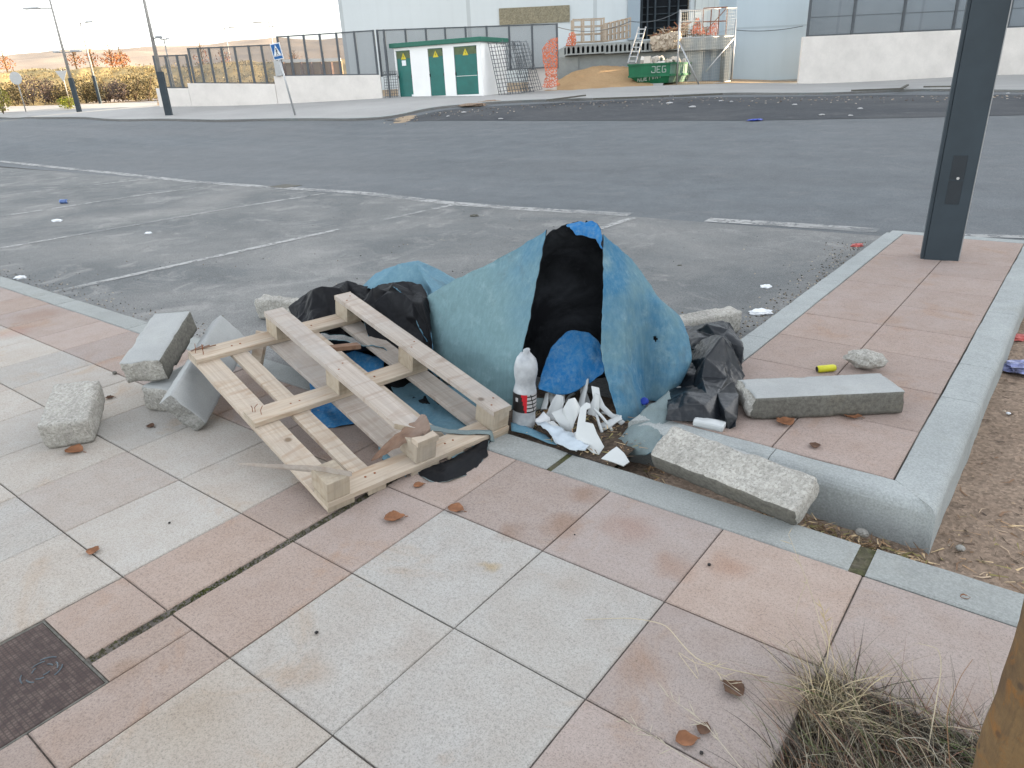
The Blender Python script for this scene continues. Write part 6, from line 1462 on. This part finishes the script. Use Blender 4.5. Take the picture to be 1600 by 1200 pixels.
mb = MB(); mb.add(bt + mm + tt + inn + inb, [(3,2,1,0)] + [(i, (i+1)%4, 4+(i+1)%4, 4+i) for i in range(4)] + [(4+i, 4+(i+1)%4, 8+(i+1)%4, 8+i) for i in range(4)] + [(8+i, 8+(i+1)%4, 12+(i+1)%4, 12+i) for i in range(4)] + [(12+i, 12+(i+1)%4, 16+(i+1)%4, 16+i) for i in range(4)])
mb.m[2] = mb.m[6] = 1
mb.build('skip_body', [M['skipg'], M['skipf']], parent=sk)
mb = MB()
for i in range(4): mb.bar(mm[i], mm[(i+1) % 4], .09, .09)
for i in range(4): mb.bar(tt[i] - Vector((0,0,.03)), tt[(i+1) % 4] - Vector((0,0,.03)), .07, .07)
mb.build('rim', M['skipg'], parent=sk)
mb = MB(); mb.box((6*u, .1, 0), (38*u, .3, .118)); mb.box((6*u + .3, 1.8, 0), (38*u + .5, 2.0, .118)); mb.build('skid', M['steel'], parent=sk)
mb = MB(); rr = random.Random(4)
def stroke(pts, z0, sl):
    for a, b in zip(pts[:-1], pts[1:]): mb.bar((a[0], sl(a[1]), a[1]), (b[0], sl(b[1]), b[1]), .035, .008, up=(0, 1, 0))
sf = lambda z: -.012 + .03 * (Hs - z) / max(Hs - Hm, .1); sl = lambda z: .03 + .22 * (Hm - z) / (Hm - .12) - .016
def glyph(ch, x, z, w, h, f):
    G_ = {'J': [[(.1,1),(.9,1)],[(.9,1),(.9,0),(.1,0),(.1,.3)],], 'E': [[(.9,1),(.1,1),(.1,0),(.9,0)],[(.1,.5),(.7,.5)]], 'G': [[(.9,1),(.1,1),(.1,0),(.9,0),(.9,.5),(.5,.5)]], 'N': [[(.1,0),(.1,1),(.9,0),(.9,1)]], 'U': [[(.1,1),(.1,0),(.9,0),(.9,1)]], 'V': [[(.1,1),(.5,0),(.9,1)]], 'T': [[(0,1),(1,1)],[(.5,1),(.5,-.2)]], 'I': [[(.5,0),(.5,.7)]]}
    for pl in G_[ch]: stroke([(x + a*w, z + b*h) for a, b in pl], 0, f)
for i, ch in enumerate('JEG'): glyph(ch, (20 + 7.5*i)*u, Hm + .25*(Hs - Hm), 6.2*u, .48*(Hs - Hm), sf)
for i, ch in enumerate('NUETVNI'): glyph(ch, (1 + 5.0*i)*u, Hm*.50 + .02*i, 4.2*u, .30*Hm, sl)
mb.build('graffiti', M['chalk'], parent=sk)
mb = MB(); rr = random.Random(8)
for i in range(70):
    p = tr3(rr.uniform(-8, 42)*u, rr.uniform(.2, Lk - .3), Hs - .12 + rr.uniform(-.1, .22)); k = rr.uniform(.08, .28); mb.box((-k, -k*.6, -k*.35), (k, k*.6, k*.35), 0, Matrix.Translation(p) @ Euler((rr.uniform(0, 3), rr.uniform(0, 3), rr.uniform(0, 3))).to_matrix().to_4x4(), rr.choice([(.75,.78,.8), (.6,.6,.58), (.45,.42,.38), (.12,.16,.14), (.8,.82,.84)]))
ob = mb.build('skip_load', tm, parent=sk); ob['kind'] = 'stuff'
# ladder
la = empty('ladder', PD(983, 99, 36.9), 'thin aluminium ladder leaning from the skip to the platform', 'ladder')
e = [(PD(981, 99, 36.9), PD(998, 42, 38.3)), (PD(993, 99, 36.9), PD(1009, 42, 38.3))]
for a, b in e: mb = MB(); mb.bar(a, b, .05, .05); mb.build('rail', M['tin'], parent=la, loc=la.location)
for k in range(8): t_ = (k + .5) / 8; mb = MB(); mb.bar(e[0][0].lerp(e[0][1], t_), e[1][0].lerp(e[1][1], t_), .035); mb.build('rung', M['tin'], parent=la, loc=la.location)
# wooden crates on the platform
def crate(x0, x1, yt0, yt1, yb0, yb1, D0, D1, nv, label):
    a, b = PD(x0, yb0, D0), PD(x1, yb1, D1); r = empty('wooden_crate', a, label, 'crate', 'slatted wooden crates on the loading platform'); za, zb = zof(a, yt0), zof(b, yt1)
    bk_ = FH * .9
    for o_, nm in ((Vector((0,0,0)), 'front_frame'), (bk_, 'back_frame')):
        mb = MB()
        for t_ in (0.03, .36, .68, .97):
            p, q = Vector((a.x, a.y, lerp(a.z, za, t_))), Vector((b.x, b.y, lerp(b.z, zb, t_))); mb.bar(p + o_, q + o_, .09, .04)
        mb.build(nm, M['wood'], parent=r, loc=a)
        for k in range(nv + 1): 
            t_ = k / nv; p = a.lerp(b, t_); q = Vector((a.x, a.y, za)).lerp(Vector((b.x, b.y, zb)), t_); mb = MB(); mb.bar(p + o_ - FH*.05, q + o_ - FH*.05, .09, .04, up=FH); mb.build('slat', M['woodX'], parent=r, loc=a)
crate(896, 943, 29.5, 27.5, 67, 65, 39.4, 39.4, 3, 'open wooden crate at the left end of the platform')
crate(946, 984, 36, 27, 65, 59, 39.0, 40.6, 6, 'angled wooden crate beside the dark doorway')
# debris heap, safety nets, railings
M['orange'] = m_simple('orange safety net', (.62, .14, .05), .7, .2); 
t = NT('orange net'); vv_ = t.voro(9, 'DISTANCE_TO_EDGE'); onet = t.fin((.62, .16, .07), .7, alpha=t.ramp(vv_, [(.11, .7), (.17, .08)])); M['onet'] = onet
def net(name, rows, label, seed): return sheet(name, rows, 26, 26, [M['onet']], 0.004, .08, 1.6, .10, 1.5, .01, label=label, cat='safety net', seed=seed, group='orange safety nets in the building yard')
net('safety_net', [prs_ for prs_ in ([PD(848, 78, 34.6), PD(858, 62, 34.6), PD(872, 58, 34.7)], [PD(848, 95, 34.5), PD(858, 95, 34.5), PD(872, 92, 34.6)], [PD(852, 118, 34.4), PD(860, 118, 34.4), PD(870, 118, 34.5)], [PD(847, 136, 34.3), PD(860, 137, 34.3), PD(876, 133, 34.4)])], 'orange safety net hanging on the fence end left of the sand pile', 3)
net('safety_net', [[PD(889, 52, 38.0), PD(897, 50, 38.0), PD(900, 60, 38.0)], [PD(886, 62, 38.0), PD(893, 62, 38.0), PD(900, 66, 38.0)], [PD(884, 72, 38.0), PD(893, 72, 38.0), PD(899, 71, 38.0)]], 'small orange safety net at the left end of the platform', 5)
net('safety_net', [[PD(1087, 30, 39.2), PD(1093, 26, 39.2), PD(1099, 36, 39.2)], [PD(1083, 42, 39.1), PD(1092, 42, 39.1), PD(1100, 46, 39.1)], [PD(1080, 53, 39.0), PD(1092, 54, 39.0), PD(1102, 53, 39.0)]], 'orange safety net heaped on the debris beside the corrugated panel', 7)
net('safety_net', [[PD(1112, 38, 39.4), PD(1119, 34, 39.4), PD(1122, 36, 39.4)], [PD(1106, 46, 39.3), PD(1114, 47, 39.3), PD(1121, 46, 39.3)], [PD(1102, 55, 39.2), PD(1112, 55, 39.2), PD(1121, 55, 39.2)]], 'orange safety net against the railing frames on the right', 9)
mb = MB(); rr = random.Random(14)
for i in range(260):
    x = rr.uniform(1026, 1104); hh_ = max(0, 1 - abs(x - 1078) / 50) * 22 + 3; y = 57 - rr.random() * hh_; p = PD(x, y, 39.6 + rr.uniform(-.5, .5)); a = rr.uniform(0, 6.3); L = rr.uniform(.1, .5); d = (RH * cos(a) + Vector((0, 0, .5 * sin(a)))) * L; mb.bar(p, p + d, rr.uniform(.02, .09), rr.uniform(.02, .05), col=rr.choice([(.42,.30,.2), (.5,.38,.26), (.28,.2,.14), (.55,.5,.46), (.35,.16,.10)]))
tag(mb.build('building_debris', tm), kind='stuff')
mb = MB(); rr = random.Random(15)
for i in range(120):
    x = rr.uniform(1020, 1060); y = li(x, 1020, 64, 1060, 56) + rr.uniform(-3, 14) ; p = PD(x, y, 38.1); k = rr.uniform(.05, .16); mb.box((-k, -k, -k*.6), (k, k, k*.6), 0, Matrix.Translation(p) @ Euler((rr.uniform(0, 3), rr.uniform(0, 3), 0)).to_matrix().to_4x4(), rr.choice([(.6,.56,.5), (.5,.45,.4), (.66,.62,.56)]))
tag(mb.build('rubble', tm), kind='stuff')
def frame_rail(x0, x1, yt, yb, D, n, label, mat='rust', diag=True):
    a, b = PD(x0, yb, D), PD(x1, yb - 1, D); r = empty('steel_railing', a, label, 'railing', 'steel frames around the building yard'); za = zof(a, yt)
    for k in range(n + 1): p = a.lerp(b, k / n); mb = MB(); mb.tube([p, Vector((p.x, p.y, za))], .028, 6); mb.build('upright', M[mat], parent=r, loc=a)
    for t_ in (1, .5): mb = MB(); mb.tube([Vector((a.x, a.y, lerp(a.z, za, t_))), Vector((b.x, b.y, lerp(b.z, za, t_)))], .028, 6); mb.build('rail', M[mat], parent=r, loc=a)
    if diag: mb = MB(); mb.tube([a, Vector((b.x, b.y, za))], .022, 6); mb.build('brace', M[mat], parent=r, loc=a)
frame_rail(1097, 1134, 13, 55, 39.5, 3, 'rusty railing frame in front of the corrugated panel')
frame_rail(1063, 1096, 18, 50, 38.4, 1, 'grey railing frame left of the debris heap top', 'steel', False)
# site fence
hf = empty('site_fence', PD(1057, 141, 36.6), 'temporary wire site fence with diagonal braces in front of the platform', 'fence')
def hp_(a, b, r=.035, nm='fence_pole'): mb = MB(); mb.tube([a, b], r, 8); mb.build(nm, M['steel'] if r > .03 else M['tin'], parent=hf, loc=hf.location, smooth=True)
pa0 = PD(1057, 141, 36.6); hp_(pa0, Vector((pa0.x, pa0.y, zof(pa0, 15))), .04); hp_(PD(1093, 134, 36.2), Vector((pa0.x, pa0.y, zof(pa0, 64))), .04, 'brace')
pb0 = PD(1143, 128, 38.0); hp_(pb0, Vector((pb0.x, pb0.y, zof(pb0, 30))), .035); hp_(PD(1103, 112, 37.6), Vector((pb0.x, pb0.y, zof(pb0, 58))), .03, 'brace')
for y0, y1 in ((16, 12), (60, 56), (138, 126)): hp_(Vector((pa0.x, pa0.y, zof(pa0, y0))), Vector((pb0.x, pb0.y, zof(pb0, y1))), .016, 'rail')
def wire_panel(A0, A1, B1, B0, nx, nz, r, mat, parent=None, name='wire_mesh', loc=None, wob=0):
    mb = MB()
    for k in range(nx + 1): t_ = k / nx; mb.bar(B0.lerp(B1, t_) + RH * rng.uniform(-wob, wob), A0.lerp(A1, t_) + RH * rng.uniform(-wob, wob) + Vector((0, 0, rng.uniform(-wob, wob) * 2)), r)
    for k in range(nz + 1): t_ = k / nz; mb.bar(A0.lerp(B0, t_), A1.lerp(B1, t_), r)
    return mb.build(name, M[mat], parent=parent, loc=loc or A0)
za = lambda p, y: Vector((p.x, p.y, zof(p, y)))
wire_panel(za(pa0, 17), za(pb0, 14), za(pb0, 127), za(pa0, 139), 30, 24, .004, 'tin', hf, loc=hf.location)
o = wire_panel(PD(764, 68, 33.6), PD(812, 64, 34.2), PD(835, 143, 34.3), PD(780, 149, 33.4), 13, 13, .022, 'rust', wob=.05); tag(o, 'rusty bent wire mesh sheet leaning beside the kiosk wall', 'wire mesh')
o.data.materials[0] = M['fpost']
o = wire_panel(PD(800, 66, 34.4), PD(824, 65, 34.6), PD(846, 140, 34.5), PD(815, 144, 34.3), 9, 14, .018, 'fpost', wob=.04); tag(o, 'second wire mesh sheet behind the bent one by the fence', 'wire mesh')
o = wire_panel(PD(599, 112, DW), PD(620, 111, DW), PD(624, 154, DW), PD(603, 155, DW), 6, 10, .018, 'fpost'); tag(o, 'wire mesh sheet closing the gap left of the kiosk', 'wire mesh')
# cables along the yard
for (a, b, s_, lb) in ((PD(870, 42, 37), PD(985, 33, 38), .3, 'sagging cable above the wooden crates'), (PD(1150, 47, 40.3), PD(1255, 40.5, 40.3), .12, 'thin cable across the projecting bay'), (PD(985, 33, 38), PD(1062, 17, 37), .2, 'cable strung in front of the dark doorway')):
    mb = MB(); mb.tube([a.lerp(b, k / 12) - Vector((0, 0, s_ * 4 * (k/12) * (1 - k/12))) for k in range(13)], .018, 5); tag(mb.build('cable', M['fpost'], loc=a), lb, 'cable')
# steel bars and litter on the far pavement
for i, (x0, y0, x1, y1, lb) in enumerate([(856, 158, 914, 150.5, 'dark bar on the far pavement left of the skip'), (928, 156, 1044, 151.5, 'long dark bar lying along the kerb in front of the skip'), (1054, 152, 1128, 148, 'dark bar lying on the kerb right of the site fence pole'), (1331, 143, 1410, 140, 'dark bar on the pavement below the right white wall'), (1408, 140, 1418, 134, 'bent end piece beside the bar below the right wall'), (1443, 137, 1488, 136.5, 'short dark bar left of the square lamp post')]):
    a, b = G(x0, y0, .12), G(x1, y1, .12); mb = MB(); mb.bar(a + Vector((0,0,.03)), b + Vector((0,0,.03)), .09, .05); tag(mb.build('steel_bar', M['slabdark'], loc=a), lb, 'steel bar', 'dark bars lying on the far pavement')
FL = [(782,186,.10,'white scrap at the left part of the fresh asphalt edge'), (1082,168,.15,'white scrap on the fresh asphalt right of the skip'), (1046,162,.16,'white torn bag by the far kerb in front of the skip'), (1126,158,.09,'left of two small white scraps by the kerb'), (1143,159,.08,'right of two small white scraps by the kerb'), (1242,164,.10,'white scrap on the fresh asphalt below the projecting bay'), (1344,170,.09,'white scrap on fresh asphalt below the right white wall'), (1329,181,.08,'white scrap near the lower edge of the fresh asphalt'), (1284,180,.09,'dull scrap near the fresh asphalt edge'), (1575,146,.08,'white scrap right of the square lamp post by the kerb'), (700,182,.09,'pale scrap where the fresh asphalt tapers'), (725,176,.12,'pale scrap among rubble at the kerb below the kiosk')]
for i, (x, y, s_, lb) in enumerate(FL): scrap(x, y, None, s_ * .48, 'dullpaper', lb, i + 30)
scrap(1180, 188, None, .12, 'capblue', 'flat blue scrap at the near edge of the fresh asphalt', 61, h=.2)
for i, (x, y, s_, lb) in enumerate([(738, 166, .28, 'broken board heap at the kerb below the kiosk'), (765, 161, .25, 'second broken board right of the first below the kiosk')]): scrap(x, y, None, s_, 'sandbed', lb, i + 70, 'board', 'broken_board', .3, 2.0)
mb = MB(); rr = random.Random(22)
for i in range(420):
    x = rr.uniform(600, 1600); yl = np.interp(x, [600, 700, 850, 1080, 1345, 1480, 1600], [186.5, 172, 161, 152, 150.5, 149, 148]); q = G(x, yl + abs(rr.gauss(0, 5)) + .5, .005); s_ = rr.uniform(.006, .022)
    mb.box((-s_, -s_, -s_*.3), (s_, s_, s_*.5), 0, Matrix.Translation(q) @ Matrix.Rotation(rr.uniform(0, 3), 4, 'Z'), rr.choice([(.5,.46,.42), (.3,.27,.24), (.15,.13,.12), (.62,.6,.58)]))
tag(mb.build('kerb_grit', tm), kind='stuff')
